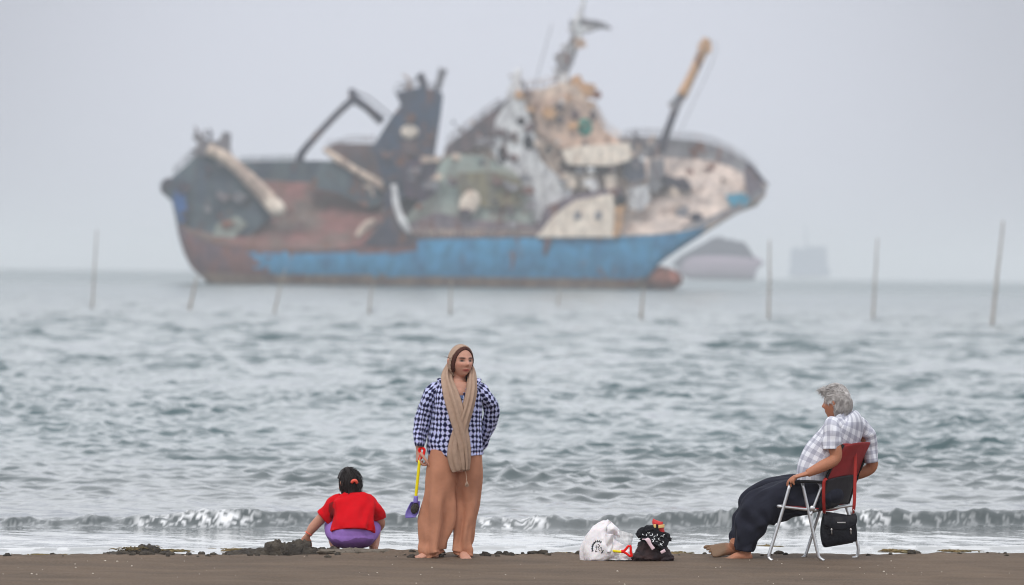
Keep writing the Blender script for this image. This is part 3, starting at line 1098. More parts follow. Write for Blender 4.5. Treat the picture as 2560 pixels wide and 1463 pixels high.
def build_chair():
    Y = 40.55
    g = Fig(2050, 1398, Y)
    ch = empty('folding_chair', g.base, 'folding camp chair with aluminium tube legs and red and black fabric back', 'chair')
    r = .0125

    def tb(name, pts, rad=r, m_='alu', n=12, mm=None):
        a = MB()
        a.tube([g(*p) for p in pts], [rad] * len(pts), n=n, m=mm or 8 * (len(pts) - 1) + 1)
        return a.build(name, M[m_], ch)
    tb('leg', [(1975, 1212, -.25), (1950, 1298, -.26), (1925, 1380, -.27), (1922, 1392, -.27), (1925, 1398, -.28), (1931, 1402, -.29)])
    tb('leg', [(2006, 1208, -.22), (2026, 1300, -.22), (2044, 1382, -.22), (2049, 1394, -.22), (2060, 1402, -.23)])
    tb('leg', [(2076, 1200, .22), (2050, 1275, .21), (2018, 1376, .2), (2012, 1390, .2), (2003, 1397, .19)])
    tb('leg', [(2090, 1200, .2), (2118, 1275, .2), (2143, 1356, .2), (2145, 1380, .2), (2142, 1392, .2), (2131, 1396, .19)])
    tb('brace', [(2054, 1216, -.2), (2034, 1268, -.21), (2026, 1288, -.22)], .011)
    tb('seat_bar', [(2034, 1276, -.21), (2082, 1270, 0), (2131, 1263, .2)], .013)
    tb('seat_bar', [(1945, 1266, -.26), (1995, 1262, -.05), (2048, 1256, .16)], .012)
    tb('side_rail', [(1945, 1266, -.26), (2034, 1276, -.21)], .011)
    tb('side_rail', [(2048, 1256, .16), (2131, 1263, .2)], .011)
    j = MB()
    j.ball(g(2031, 1271, -.23), (.022, .014, .022))
    j.build('hinge', M['alu'], ch)
    # fabric back, red above black
    tl, tr, ml, mr_, bl, br = g(2110, 1114, -.2), g(2176, 1109, .2), g(2066, 1200, -.2), g(2141, 1192, .2), g(2050, 1272, -.2), g(2117, 1263, .2)
    nrm = np.array((.81, -.59, .35))

    def panel(a, b, c, d, sag, lo=0.):
        def f(u, v):
            top = a * (1 - u) + b * u
            bot = c * (1 - u) + d * u
            return top * (1 - v) + bot * v + nrm * sag * (1 - (2 * u - 1) ** 2) + nrm * .004 * math.sin(u * 9 + v * 5)
        return f
    a = MB()
    a.sheet(panel(tl, tr, ml, mr_, .055), 24, 16, .006)
    bk = a.build('backrest', M['chair_red'], ch)
    a = MB()
    a.sheet(panel(ml, mr_, bl, br, .075), 24, 16, .006)
    a.build('backrest', M['chair_black'], ch)['label'] = 'black lower half of the fabric back'
    bk['label'] = 'red upper half of the fabric back'
    for p in ([(2108, 1112, -.2), (2064, 1201, -.2), (2050, 1275, -.2)], [(2178, 1108, .2), (2143, 1192, .2), (2118, 1266, .2)]):
        tb('back_post', p, .012, 'black_plastic')
    tb('back_rail', [(2108, 1112, -.2), (2178, 1108, .2)], .009, 'chair_red')
    a = MB()
    s0, s1, s2, s3 = g(1947, 1264, -.25), g(2048, 1272, -.2), g(2118, 1260, .2), g(2046, 1254, .15)
    a.sheet(lambda u, v: (s0 * (1 - u) + s1 * u) * (1 - v) + (s3 * (1 - u) + s2 * u) * v - np.array((0, 0, .03)) * (1 - (2 * v - 1) ** 2), 14, 14, .008)
    a.build('seat', M['chair_red'], ch)
    for p in ([(1972, 1208, -.26), (2008, 1204, -.25), (2062, 1206, -.22)], [(2076, 1196, .24), (2110, 1194, .24), (2146, 1198, .23)]):
        a = MB()
        a.tube([g(*q) for q in p], [(.012, .022)] * 3, n=14, ref=(0, 0, 1))
        a.build('armrest', M['black_plastic'], ch)

    # shoulder bag hung on the chair
    h = Fig(2098, 1363, Y - .12)
    bag = empty('shoulder_bag', h.base, 'small black shoulder bag hanging by red straps from the chair back', 'bag')
    a = MB()
    out = [(2060, 1288), (2054, 1310), (2050, 1340), (2056, 1358), (2070, 1364), (2128, 1363), (2138, 1356), (2140, 1330), (2139, 1305), (2137, 1287), (2118, 1283), (2096, 1292), (2075, 1284)]
    a.tube([h(2098, 1363, 0), h(2097, 1356, 0), h(2096, 1335, 0), h(2097, 1310, 0), h(2097, 1292, 0), h(2098, 1284, 0)],
           [(.105, .02), (.132, .045), (.138, .05), (.132, .045), (.122, .03), (.11, .012)], n=36, m=26, sq=3.2,
           fold=lambda th, t: .006 * math.sin(5 * th + 7 * t) * math.sin(t * 3.14))
    bo = a.build('pouch', M['bag_black'], bag)
    a = MB()
    a.sheet(lambda u, v: h(2056 + 84 * u + 3 * math.sin(v * 3), 1284 + 6 * math.sin(u * math.pi) * (1 - v) + (28 + 13 * math.sin(u * math.pi)) * v,
                           -.030 - .026 * math.sin(min(1, v * 1.3) * 1.57) - .004 * math.sin(u * 14)), 22, 12, .006)
    a.build('flap', M['bag_black'], bag)
    for px in (2079, 2127):
        a = MB()
        a.ball(h(px, 1324, -.062), (.008, .006, .009))
        a.tube([h(px, 1322, -.06), h(px + .5, 1336, -.058)], [.004, .004], n=8)
        a.build('buckle', M['steel'], bag)
    a = MB()
    a.prism([h(x, y, -.068) for x, y in ((2093, 1305), (2114, 1305), (2114, 1308), (2093, 1308))],
            [h(x, y, -.058) for x, y in ((2093, 1305), (2114, 1305), (2114, 1308), (2093, 1308))])
    a.build('metal_plate', M['steel'], bag, smooth_=False)
    for p in ([(2066, 1196, -.115), (2060, 1206, -.125), (2059, 1240, -.11), (2060, 1275, -.06), (2062, 1288, -.01)],
              [(2141, 1106, .13), (2139, 1116, .085), (2138, 1180, .02), (2136, 1250, -.04), (2134, 1276, -.03), (2132, 1288, -.01)]):
        a = MB()
        a.tube([h(*q) for q in p], [(.013, .004)] * len(p), n=10, m=36)
        a.build('strap', M['strap_red'], bag)
    for px in (2061, 2134):
        a = MB()
        a.tube([h(px, 1274, -.05), h(px - 3, 1280, -.045), h(px, 1287, -.03), h(px + 3, 1280, -.045), h(px, 1274, -.05)], [.003] * 5, n=8, m=20)
        a.build('ring', M['steel'], bag)


# ------------------------------------------------------------------ the girl
def build_girl():
    Y = 40.9
    g = Fig(880, 1381, Y)
    s = g.s
    mb = MB()
    hd = Head(g(872, 1210, .20), rotz(math.radians(180 + 36)) @ rotx(math.radians(12)), k=.97, jaw=.6)
    hd.add(mb)
    mb.tube([g(876, 1222, .18), g(879, 1238, .17), g(880, 1255, .14)], [.048, .048, .07], n=16)
    mb.tube([g(880, 1345, .0), g(880, 1310, .02), g(880, 1275, .09), g(880, 1252, .15)], [(.14, .10), (.13, .09), (.13, .08), (.09, .07)], n=20)
    mb.tube([g(846, 1257, .15), g(818, 1282, .18), g(796, 1304, .2), g(780, 1322, .2), g(770, 1338, .2)], [.045, .043, .040, .036, .024], n=16)
    hand(mb, g(770, 1338, .2), (-.55, .1, -.9), (.4, .75, -.2), (.75, .3, -.4), size=.78, curl=.42)
    mb.tube([g(914, 1257, .15), g(936, 1282, .18), g(951, 1308, .22), g(940, 1328, .34)], [.045, .043, .038, .028], n=16)
    hand(mb, g(940, 1328, .34), (-.3, .8, -.5), (-.5, 0, -1), (-1, 0, 0), size=.78, curl=.4)
    for a, b in (((856, 1346, .02), (836, 1318, .30)), ((904, 1346, .02), (930, 1315, .30))):
        mb.tube([g(*a), g((a[0] + b[0]) / 2, (a[1] + b[1]) / 2, .15), g(*b)], [.065, .062, .052], n=14)
    mb.tube([g(832, 1318, .3), g(836, 1350, .23), g(839, 1374, .16)], [.052, .046, .032], n=14)
    mb.tube([g(936, 1315, .3), g(935, 1350, .23), g(934, 1374, .16)], [.052, .046, .032], n=14)
    foot(mb, g(839, 1372, .15), (-.25, 1, 0), L=.2)
    foot(mb, g(934, 1372, .15), (.25, 1, 0), L=.2)
    body = mb.build('person', M['skin'], loc=g.base, remesh=.0036,
                    colfn=skin_colors(hd, C(190, 138, 116), C(170, 96, 90), C(40, 30, 28)))
    tag(body, 'crouching girl in red T-shirt and purple shorts seen from behind, digging sand at the waterline', 'person')
    # hair
    def keep(d):
        front = d[1] < -.15
        if d[2] > .42: return d[1] > -.75 or d[2] > .75
        return (not front) and d[2] > -.95
    def hf(p, d):
        q = p * (1 + .018 * math.sin(31 * d[0] + 7 * d[2]) + .02 * nz(d[0] * 6, d[1] * 6, d[2] * 3))
        if d[2] < 0 and d[1] > -.1:
            q = q + np.array((0, .010, -.012)) * (-d[2]) * 1.5
        return q
    hb = hd.shell(keep, 1.15, .02, fn=hf)
    P = []
    for i in range(520):
        d = rng.normal(size=3)
        d /= np.linalg.norm(d)
        if not keep(d) or d[1] < -.05:
            continue
        p = np.array([d[0] * .076, d[1] * .096, d[2] * .118]) * 1.12
        dn = np.array((rng.normal(0, .12), .12, -1.0))
        dn -= d * (dn @ d) * .95
        dn /= np.linalg.norm(dn)
        ln = rng.uniform(.04, .08)
        P.append([hd.at(p), hd.at(p + dn * ln * .4 + d * .006), hd.at(p + dn * ln * .8 + d * .004), hd.at(p + dn * ln + np.array((0, 0, -.012)))])
    for i in range(90):                                # loose ends below the clip
        x = rng.uniform(-.058, .058)
        a = np.array((x, .088 - 4 * x * x, -.06))
        P.append([hd.at(a), hd.at(a + np.array((rng.normal(0, .01), .004, -.03))), hd.at(a + np.array((rng.normal(0, .016), .002, -.058))),
                  hd.at(a + np.array((rng.normal(0, .02), .0, -.085 + rng.uniform(-.012, .012))))])
    for (a, b, c) in (((.07, .03, -.02), (.09, .03, -.03), (.108, .03, -.02)), ((.07, .03, -.05), (.085, .03, -.065), (.105, .03, -.07)),
                      ((-.07, .0, -.02), (-.085, -.01, -.035), (-.08, -.02, -.06))):
        P.append([hd.at(np.array((-a[0], a[1], a[2]))), hd.at(np.array((-b[0], b[1], b[2]))), hd.at(np.array((-c[0], c[1], c[2])))])
    strands(hb, P, .0030, .35)
    hair = hb.build('hair', M['dark_hair'], body)
    a = MB()
    a.tube([g(879, 1207, .085), g(882, 1203, .075), g(886, 1201.5, .072), g(890, 1203, .075), g(893, 1208, .085)], [(.008, .010), (.012, .012), (.013, .012), (.012, .012), (.008, .010)], n=14, m=24, ref=(0, 1, 0))
    a.build('hair_clip', M['orange_clip'], body)
    # T-shirt
    sb = MB()

    def fo(th, t):
        return .010 * math.sin(4 * th + 8 * t) * (1 - t) + .020 * nz(math.cos(th) * 2.4, math.sin(th) * 2.4, t * 5)
    rows = [(1332, 827, 934, .135, .01), (1322, 829, 935, .13, .02), (1300, 834, 934, .12, .05), (1278, 832, 937, .11, .09), (1260, 830, 938, .10, .125),
            (1248, 836, 928, .085, .15), (1240, 850, 912, .07, .165), (1233, 860, 902, .058, .17)]
    sb.tube([g((a + b) / 2, y, w) for y, a, b, d, w in rows], [((b - a) / 2 / s, d) for y, a, b, d, w in rows], n=56, m=50, fold=fo, sq=2.3, th0=-math.pi / 2)

    def sl(ph):
        return lambda th, t: .007 * math.sin(7 * t + 2 * th + ph) + .006 * nz(th + ph, t * 6)
    sb.tube([g(856, 1252, .14), g(838, 1260, .155), g(822, 1278, .17), g(809, 1293, .18)], [.055, .064, .064, .062], n=32, m=28, fold=sl(0))
    sb.tube([g(908, 1252, .14), g(928, 1262, .155), g(941, 1280, .17), g(948, 1300, .19)], [.055, .060, .056, .054], n=32, m=28, fold=sl(2))
    so = sb.build('shirt', [M['red_cloth'], M['wet_red']], body, remesh=.005, iters=2)
    hz_, lz_ = g(880, 1290)[2], g(880, 1330)[2]
    for v in so.data.vertices:
        k_ = float(smooth(hz_, lz_, v.co.z))
        v.co.z += .16 * v.co.x * k_
    c1 = g(829, 1276, .1)
    for p in so.data.polygons:
        q = np.array(p.center) - c1
        if (q[0] / .022) ** 2 + (q[2] / .06) ** 2 + 1.2 * nz(q[0] * 30, q[2] * 30, 4) < 1 and p.center[1] < .2:
            p.material_index = 1
    # shorts
    pb = MB()
    pb.ball(g(880, 1346, .02), (.168, .13, .088), n=40, m=26, fn=lambda d: 1 + .02 * nz(d[0] * 3, d[1] * 3, d[2] * 3))
    pb.tube([g(880, 1350, .02), g(880, 1330, .02), g(880, 1312, .03)], [(.162, .125), (.156, .125), (.145, .115)], n=40, m=20)
    pb.tube([g(852, 1346, .02), g(839, 1328, .16), g(834, 1312, .30)], [.08, .082, .072], n=28, m=24)
    pb.tube([g(908, 1346, .02), g(924, 1326, .16), g(931, 1308, .30)], [.08, .082, .072], n=28, m=24)
    zc = g(880, 1347)[2]
    o = pb.build('shorts', [M['purple_cloth'], M['shade_purple']], body, remesh=.005, iters=2)
    me = o.data
    for p in me.polygons:
        c = p.center
        if c[2] < zc + .012 * math.sin(c[0] * 26) + .05 * c[0] + .01 * nz(c[0] * 30, c[2] * 30):
            p.material_index = 1  # lower part painted darker, as shade under light from above
    a = MB()
    w0, w1 = g(772, 1334, .2), g(769, 1339, .2)
    dd = (w1 - w0) / np.linalg.norm(w1 - w0)
    a1 = np.cross(dd, (0, 1, 0)); a1 /= np.linalg.norm(a1); a2 = np.cross(dd, a1)
    a.tube([w0 + (a1 * math.cos(t) + a2 * math.sin(t)) * .028 for t in np.linspace(0, 6.283, 13)], [.004] * 13, n=8, m=37)
    a.build('bracelet', M['orange_clip'], body)


# ------------------------------------------------------------------ things on the sand
def project(g, pts, bvh, lift=.002):
    out = []
    for (px, py) in pts:
        o = g(px, py, -1.0)
        d = g(px, py, 1.0) - o
        hit = bvh.ray_cast(Vector(o), Vector(d).normalized())
        p = np.array(hit[0]) if hit[0] is not None else g(px, py, -.1)
        out.append(p + np.array((0, -lift, 0)))
    return out


def build_bags():
    Y = 40.0
    g = Fig(1515, 1400, Y)
    s = g.s
    wb = MB()

    def cr(k):
        return lambda th, t: .016 * nz(math.cos(th) * 2.4 + k, math.sin(th) * 2.4, t * 4) + .009 * math.sin(6 * th + 9 * t + k) * (.3 + t) + .010 * abs(nz(math.cos(th) * 6, math.sin(th) * 6 + k, t * 9))
    wb.tube([g(1512, 1400, 0), g(1510, 1390, 0), g(1504, 1368, 0), g(1504, 1345, 0), g(1512, 1325, 0), g(1524, 1310, -.01), g(1528, 1305, -.01)],
            [(.165, .10), (.172, .125), (.155, .125), (.115, .10), (.075, .07), (.035, .035), (.012, .012)], n=64, m=54, fold=cr(0))
    wb.tube([g(1548, 1399, -.03), g(1548, 1388, -.03), g(1545, 1375, -.02)], [(.090, .085), (.088, .075), (.05, .04)], n=44, m=26, fold=cr(3))
    # the loose top flopping to the right
    wb.sheet(lambda u, v: g(1518 + 31 * u, 1306 + 20 * u * u + 34 * v * (1 - .45 * u), -.03 - .05 * math.sin(v * 3.1) + .015 * math.sin(u * 7 + v * 4)), 16, 16, .004)
    wb.sheet(lambda u, v: g(1513 + 20 * u - 2 * v, 1335 + 46 * v, -.105 - .03 * math.sin(u * 3.1) + .01 * math.sin(v * 8 + 5 * u)), 12, 18, .004)
    bag = wb.build('shopping_bag', M['white_bag'], loc=g.base)
    tag(bag, 'crumpled white plastic shopping bag with dark round emblem, standing on the sand', 'plastic bag')
    bag.data.update()
    bvh = BVHTree.FromPolygons([v.co for v in bag.data.vertices], [tuple(p.vertices) for p in bag.data.polygons])
    em = MB()

    def stroke(pts, r):
        P = project(g, pts, bvh)
        em.tube(P, [(r, .0012)] * len(P), n=6, m=4 * (len(P) - 1) + 1)
    cx, cy = 1495, 1371
    arc = [(cx + 14.5 * math.cos(t), cy - 18 * math.sin(t)) for t in np.linspace(math.radians(205), math.radians(55), 9)]
    stroke(arc, .0048)
    for t in np.linspace(math.radians(200), math.radians(60), 9):
        stroke([(cx + 12 * math.cos(t), cy - 15 * math.sin(t)), (cx + 17.5 * math.cos(t), cy - 21 * math.sin(t))], .0026)
    stroke([(cx + 13, cy + 4), (cx + 11, cy + 9), (cx + 8, cy + 12)], .0042)
    for p in ([(1490, 1362), (1491, 1372), (1488, 1380), (1493, 1378)], [(1494, 1360), (1499, 1364), (1495, 1371), (1500, 1377)], [(1499, 1372), (1503, 1368), (1503, 1378)],
              [(1488, 1368), (1498, 1367)]):
        stroke(p, .0020)
    em.build('emblem', M['ink'], bag)

    # clear bag behind it
    h = Fig(1557, 1398, Y + .09)
    cb = MB()
    cb.tube([h(1557, 1398), h(1557, 1385), h(1556, 1360), h(1557, 1340), h(1560, 1329)], [(.06, .05), (.072, .06), (.068, .05), (.066, .035), (.058, .012)],
            n=44, m=34, fold=cr(7), cap=False)
    tag(cb.build('clear_bag', M['clear'], loc=h.base), 'clear crinkled plastic bag tucked behind the white shopping bag', 'plastic bag')

    # second toy spade lying on the bag
    q = Fig(1545, 1380, Y - .16)
    sp = empty('toy_spade', q.base, 'toy spade with yellow shaft and red D-grip sticking out of the white shopping bag', 'toy spade')
    a = MB()
    a.tube([q(1528, 1377, .06), q(1545, 1379, .0), q(1556, 1380, -.02)], [.0095] * 3, n=12)
    a.build('shaft', M['yellow_plastic'], sp)
    a = MB()
    a.tube([q(1553, 1379, -.02), q(1559, 1379, -.02)], [.013, .011], n=12)
    a.tube([q(1558, 1379, -.02), q(1564, 1374, -.02), q(1570, 1366.5, -.02), q(1576, 1366, -.02), q(1577, 1379, -.02), q(1579, 1390, -.02), q(1574, 1390, -.02), q(1566, 1384, -.02), q(1558, 1379, -.02)],
           [.009] * 9, n=12, m=64)
    a.build('grip', M['red_plastic'], sp)

    # brown bag with a cloth over it and a packet on top
    k = Fig(1630, 1401, Y + .02)
    bb = MB()
    bb.tube([k(1630, 1401), k(1630, 1393), k(1627, 1375), k(1622, 1358), k(1618, 1347)], [(.150, .09), (.150, .11), (.115, .10), (.085, .08), (.055, .05)], n=48, m=32, fold=cr(11), sq=2.6)
    bb.tube([k(1640, 1399, -.03), k(1662, 1394, -.03), k(1683, 1398, -.02)], [(.02, .06), (.035, .07), (.012, .03)], n=24, m=20, ref=(0, 0, 1), fold=cr(4))
    bb.tube([k(1580, 1399, -.04), k(1598, 1393, -.05), k(1625, 1397, -.05)], [(.012, .04), (.035, .06), (.02, .05)], n=24, m=20, ref=(0, 0, 1), fold=cr(6))
    tag(bb.build('handbag', M['brown_bag'], loc=k.base), 'slouched dark brown leather handbag on the sand under the black cloth', 'handbag')
    c = Fig(1640, 1352, Y - .03)
    cl = MB()

    def cloth(u, v):
        # u along the roll from upper left to lower right, v across
        p0, p1, p2 = np.array((1604, 1338.)), np.array((1632, 1338.)), np.array((1668, 1366.))
        P = (1 - u) ** 2 * p0 + 2 * u * (1 - u) * p1 + u * u * p2
        dx = np.array((.45 - .25 * u, -1.0)); dx /= np.linalg.norm(dx)
        wdt = 13 + 5 * math.sin(u * 3.14)
        P = P + dx * (v - .45) * 2 * wdt + np.array((2 * math.sin(v * 5 + u * 3), 2 * math.sin(u * 9)))
        return c(P[0], P[1], -.10 + .10 * v + .018 * math.sin(u * 8 + v * 3))
    cl.sheet(cloth, 30, 16, .012)
    cl.tube([c(1605, 1344, -.05), c(1604, 1334, -.03), c(1612, 1328, -.01), c(1630, 1327, .02), c(1645, 1336, .02), c(1662, 1342, .02), c(1664, 1352, .0)],
            [(.018, .03), (.026, .04), (.026, .04), (.026, .045), (.026, .045), (.026, .04), (.018, .03)], n=24, m=40, fold=cr(9))
    cl.tube([c(1606, 1342, .0), c(1632, 1346, .0), c(1664, 1366, .0)], [(.03, .05), (.04, .06), (.03, .05)], n=24, m=30, fold=cr(2))
    clo = cl.build('printed_cloth', M['black_cloth'], loc=c.base)
    tag(clo, 'black cloth with white printed figures draped over the brown handbag', 'cloth')
    bv = BVHTree.FromPolygons([v.co for v in clo.data.vertices], [tuple(p.vertices) for p in clo.data.polygons])
    pr = MB()
    rr = random.Random(4)
    for (x, y) in ((1610, 1335), (1619, 1338), (1622, 1330), (1628, 1336), (1633, 1348), (1638, 1343), (1643, 1352), (1650, 1348), (1648, 1360), (1655, 1356), (1657, 1362), (1630, 1352), (1640, 1337), (1654, 1343), (1661, 1340)):
        a0 = rr.uniform(0, 6.28)
        pts = [(x + 3 * math.cos(a0 + t) * (1 + .2 * t), y + 3 * math.sin(a0 + t)) for t in np.linspace(0, rr.uniform(1.5, 3.4), 5)]
        P = project(c, pts, bv, .003)
        pr.tube(P, [(.0032, .0015)] * 5, n=6, m=13)
    pr.build('print', M['white_print'], clo)
    ps = MB()
    ps.tube([c(1606, 1348, -.13), c(1619, 1350, -.14), c(1626, 1362, -.14), c(1634, 1373, -.14)], [(.010, .003), (.018, .004), (.013, .004), (.015, .004)], n=10, m=24)
    ps.tube([c(1652, 1382, -.12), c(1663, 1376, -.12)], [(.012, .004), (.012, .004)], n=10)
    ps.build('pale_strap', M['pink_strap'], clo)
    d = Fig(1648, 1338, Y + .02)
    pk = empty('snack_packet', d.base, 'red snack packet with yellow label standing on top of the black cloth', 'packet')
    a = MB()
    a.tube([d(1653, 1340), d(1651, 1330), d(1647, 1318), d(1644, 1306), d(1645, 1302)], [(.028, .018), (.030, .026), (.034, .030), (.040, .026), (.038, .006)], n=28, m=24, sq=3,
           fold=lambda th, t: .004 * nz(th * 2, t * 9))
    a.build('wrapper', M['packet_red'], pk)
    a = MB()
    a.sheet(lambda u, v: d(1646 + 15 * u, 1313 + 8 * v - 2 * u, -.045 + .02 * u * u), 8, 6, .003)
    a.sheet(lambda u, v: d(1634 + 6 * u, 1311 + 9 * v, -.040 - .01 * u), 6, 6, .003)
    a.build('label_patch', M['packet_yellow'], pk)
    a = MB()
    a.sheet(lambda u, v: d(1640.3 + 5.2 * u, 1311 + 12 * v, -.0435), 6, 6, .003)
    a.build('dark_patch', M['black_cloth'], pk)


def lump(mb, c, r, seed, rough=.25, n=30, m=18, freq=2.2):
    mb.ball(c, r, n, m, fn=lambda d: 1 + rough * nz(d[0] * freq + seed, d[1] * freq, d[2] * freq) + rough * .8 * nz(d[0] * freq * 3, d[1] * freq * 3 + seed, d[2] * freq * 3)
            + rough * .5 * nz(d[0] * freq * 7, d[1] * freq * 7 + seed, d[2] * freq * 7))


def build_heaps():
    def at(px, Y):
        p = W(px, 1390, Y)
        return np.array((p[0], Y, ground(p[0], Y)))
    wet = mat('dug_sand', C(84, 78, 70), .85, var=.30, scale=9, bump=.02, bscale=40, col2=C(66, 62, 58))
    # long dug heap left of the girl
    b0 = at(705, 40.75)
    mb = MB()
    for i in range(46):
        t = rng.uniform(0, 1)
        x = -.42 + .86 * t
        h = .115 * math.exp(-((t - .6) / .5) ** 2)
        lump(mb, (x, rng.normal(0, .05), -.01 + rng.uniform(0, .5) * h), (rng.uniform(.05, .11), rng.uniform(.05, .1), rng.uniform(.3, .8) * h + .018), i * 3.1, .3, 20, 12)
    tag(mb.build('sand_heap', wet, loc=b0), 'long dark heap of dug sand beside the crouching girl\'s hand', 'sand heap')
    b1 = at(350, 40.05)
    mb = MB()
    for i in range(24):
        t = rng.uniform(-1, 1)
        lump(mb, (.20 * t, rng.normal(0, .05), .0), (rng.uniform(.04, .09), rng.uniform(.04, .08), (.058 * math.exp(-((t - .2) / .6) ** 2) + .02) * rng.uniform(.6, 1)), i * 2.7, .3, 18, 11)
    o = mb.build('sand_heap', wet, loc=b1)
    tag(o, 'small sand heap with green weed on top, at the left of the water\'s edge', 'sand heap')
    wd = MB()
    for i in range(90):
        a = np.array((rng.normal(.0, .09), rng.normal(-.03, .03), .045 + rng.normal(0, .008)))
        d = np.array((rng.normal(0, .03), rng.normal(-.01, .02), abs(rng.normal(.003, .004))))
        wd.tube([a - np.array((0, 0, .006)), a + d, a + d * 1.7 + np.array((rng.normal(0, .012), 0, -.012))], [.003, .0028, .001], n=4, m=7)
    wd.build('weed', M['weed'], o)
    # low heap just in front of the girl
    b2 = at(905, 40.42)
    mb = MB()
    for i in range(30):
        t = rng.uniform(-1, 1)
        lump(mb, (.34 * t, rng.normal(0, .05), -.008), (rng.uniform(.05, .11), rng.uniform(.05, .09), (.026 * math.exp(-((t) / .8) ** 2) + .010) * rng.uniform(.6, 1.1)), i * 1.9, .3, 18, 11)
    tag(mb.build('sand_heap', mat('grey_sand', C(112, 104, 94), .85, var=.2, scale=9, bump=.015, bscale=40), loc=b2),
        'low grey heap of loose sand under and in front of the crouching girl', 'sand heap')
    # crumbs of sand along the edge, shell bits on the beach
    mb = MB()
    for i in range(200):
        x = rng.uniform(-3.9, 4.0)
        if not (-1.0 < x < .6 or rng.random() < .25 or -3.0 < x < -2.2):
            continue
        y = crest(x) + rng.normal(-.10, .16)
        r = abs(rng.normal(.008, .008)) + .004
        lump(mb, (x, y, ground(x, y) + r * .2), (r * 1.5, r * 1.2, r), i, .35, 9, 7)
    tag(mb.build('sand_crumbs', wet), 'scattered crumbs of dark sand along the water\'s edge', 'sand crumbs', kind='stuff')
    mb = MB()
    for i in range(110):
        x, y = rng.uniform(-4.5, 4.5), rng.uniform(36, 40.4)
        r = abs(rng.normal(.0012, .0014)) + .0014
        lump(mb, (x, y, ground(x, y) + r * .3), (r * 1.4, r, r * .8), i, .3, 7, 6)
    tag(mb.build('shell_fragments', M['shell']), 'tiny pale shell fragments scattered over the sand', 'shells', kind='stuff')

    # seaweed clumps at the waterline
    data = [((430, 1366), .085, .018, 'small brown seaweed clump in shallow water, behind the weedy sand heap'),
            ((593, 1364), .13, .018, 'flat tan seaweed clump behind the long dug sand heap'),
            ((130, 1374), .19, .010, 'long thin seaweed strand in the shallows at far left'),
            ((1398, 1371), .085, .014, 'small dark seaweed clump left of the white shopping bag'),
            ((1915, 1359), .11, .028, 'brown seaweed clump behind the chair\'s front leg'),
            ((2235, 1365), .12, .020, 'brown seaweed clump right of the chair\'s rear leg'),
            ((2392, 1365), .10, .010, 'thin low seaweed patch at far right of the shallows'),
            ((1690, 1369), .10, .008, 'thin flat seaweed patch beside the brown handbag')]
    for (px, py), wd_, ht, lab in data:
        yh = 664.5 + 35 * px / 2560
        Y = F * (HCAM - SEA) / (py + 3 - yh)
        p = W(px, py, Y)
        lv = SEA + .013 * (min(max(Y - .3 * p[0], 42), 46.2) - 46.2)
        mb = MB()
        lump(mb, (0, 0, 0), (wd_ * 1.15, .07, ht * .45), px, .3, 24, 10)
        for i in range(12):
            t = rng.uniform(-1, 1)
            lump(mb, (wd_ * t, rng.normal(0, .05), .0), (wd_ * rng.uniform(.2, .4), rng.uniform(.03, .07), ht * rng.uniform(.6, 1.2) * (1.1 - abs(t))), i * 1.3 + px, .35, 16, 9)
        for i in range(60):
            a = np.array((rng.normal(0, wd_ * .6), rng.normal(0, .05), ht * .5))
            d = np.array((rng.normal(0, .03), rng.normal(0, .02), rng.normal(.0, .002)))
            mb.tube([a, a + d, a + d * 1.8 + np.array((0, 0, -ht * .5))], [.004, .004, .0015], n=4, m=7)
        tag(mb.build('seaweed_clump', M['weed'], loc=(p[0], Y, lv + .004)), lab, 'seaweed', 'seaweed clumps washed along the waterline')


# ------------------------------------------------------------------ stakes in the sea
def build_stakes():
    data = [(230, 772, 242, 575, .085, 'slim dark stake leaning right, leftmost of the row in the sea'),
            (474, 776, 492, 690, .13, 'short pale stake beneath the stern of the wreck'),
            (684, 788, 712, 672, .08, 'faint tan stake seen against the hull between the stern and the small hole'),
            (922, 784, 932, 700, .10, 'short faint stake under the hull below the crane'),
            (1126, 786, 1128, 700, .10, 'short faint stake under the hull near the middle of the wreck'),
            (1396, 768, 1400, 700, .09, 'short faint stake below the white panel of the wreck'),
            (1602, 800, 1610, 712, .12, 'pale brown stake beneath the red bulb of the bow'),
            (1922, 800, 1924, 600, .11, 'upright grey stake in front of the far domed vessel and the boxy ship'),
            (2182, 800, 2194, 596, .10, 'grey stake second from the right of the row'),
            (2480, 816, 2508, 552, .125, 'tallest and darkest stake, leaning right at the far right')]
    for bx, by, tx, ty, r, lab in data:
        yh = 664.5 + 35 * bx / 2560
        Y = F * (HCAM - SEA) / (by - yh)
        g = Fig(bx, by, Y)
        mb = MB()
        n = 7
        P = [g(bx, by + 4)] + [g(bx + (tx - bx) * t + 2.2 * nz(t * 3, bx), by + (ty - by) * t) for t in np.linspace(0, 1, n)]
        r *= .78
        mb.tube(P, [r] + [r * (1 - .55 * t) * (1 + .2 * nz(t * 6, by)) for t in np.linspace(0, 1, n)], n=10, m=26)
        tag(mb.build('wooden_stake', M['stake'], loc=g.base), lab, 'stake', 'wooden stakes standing in the sea')


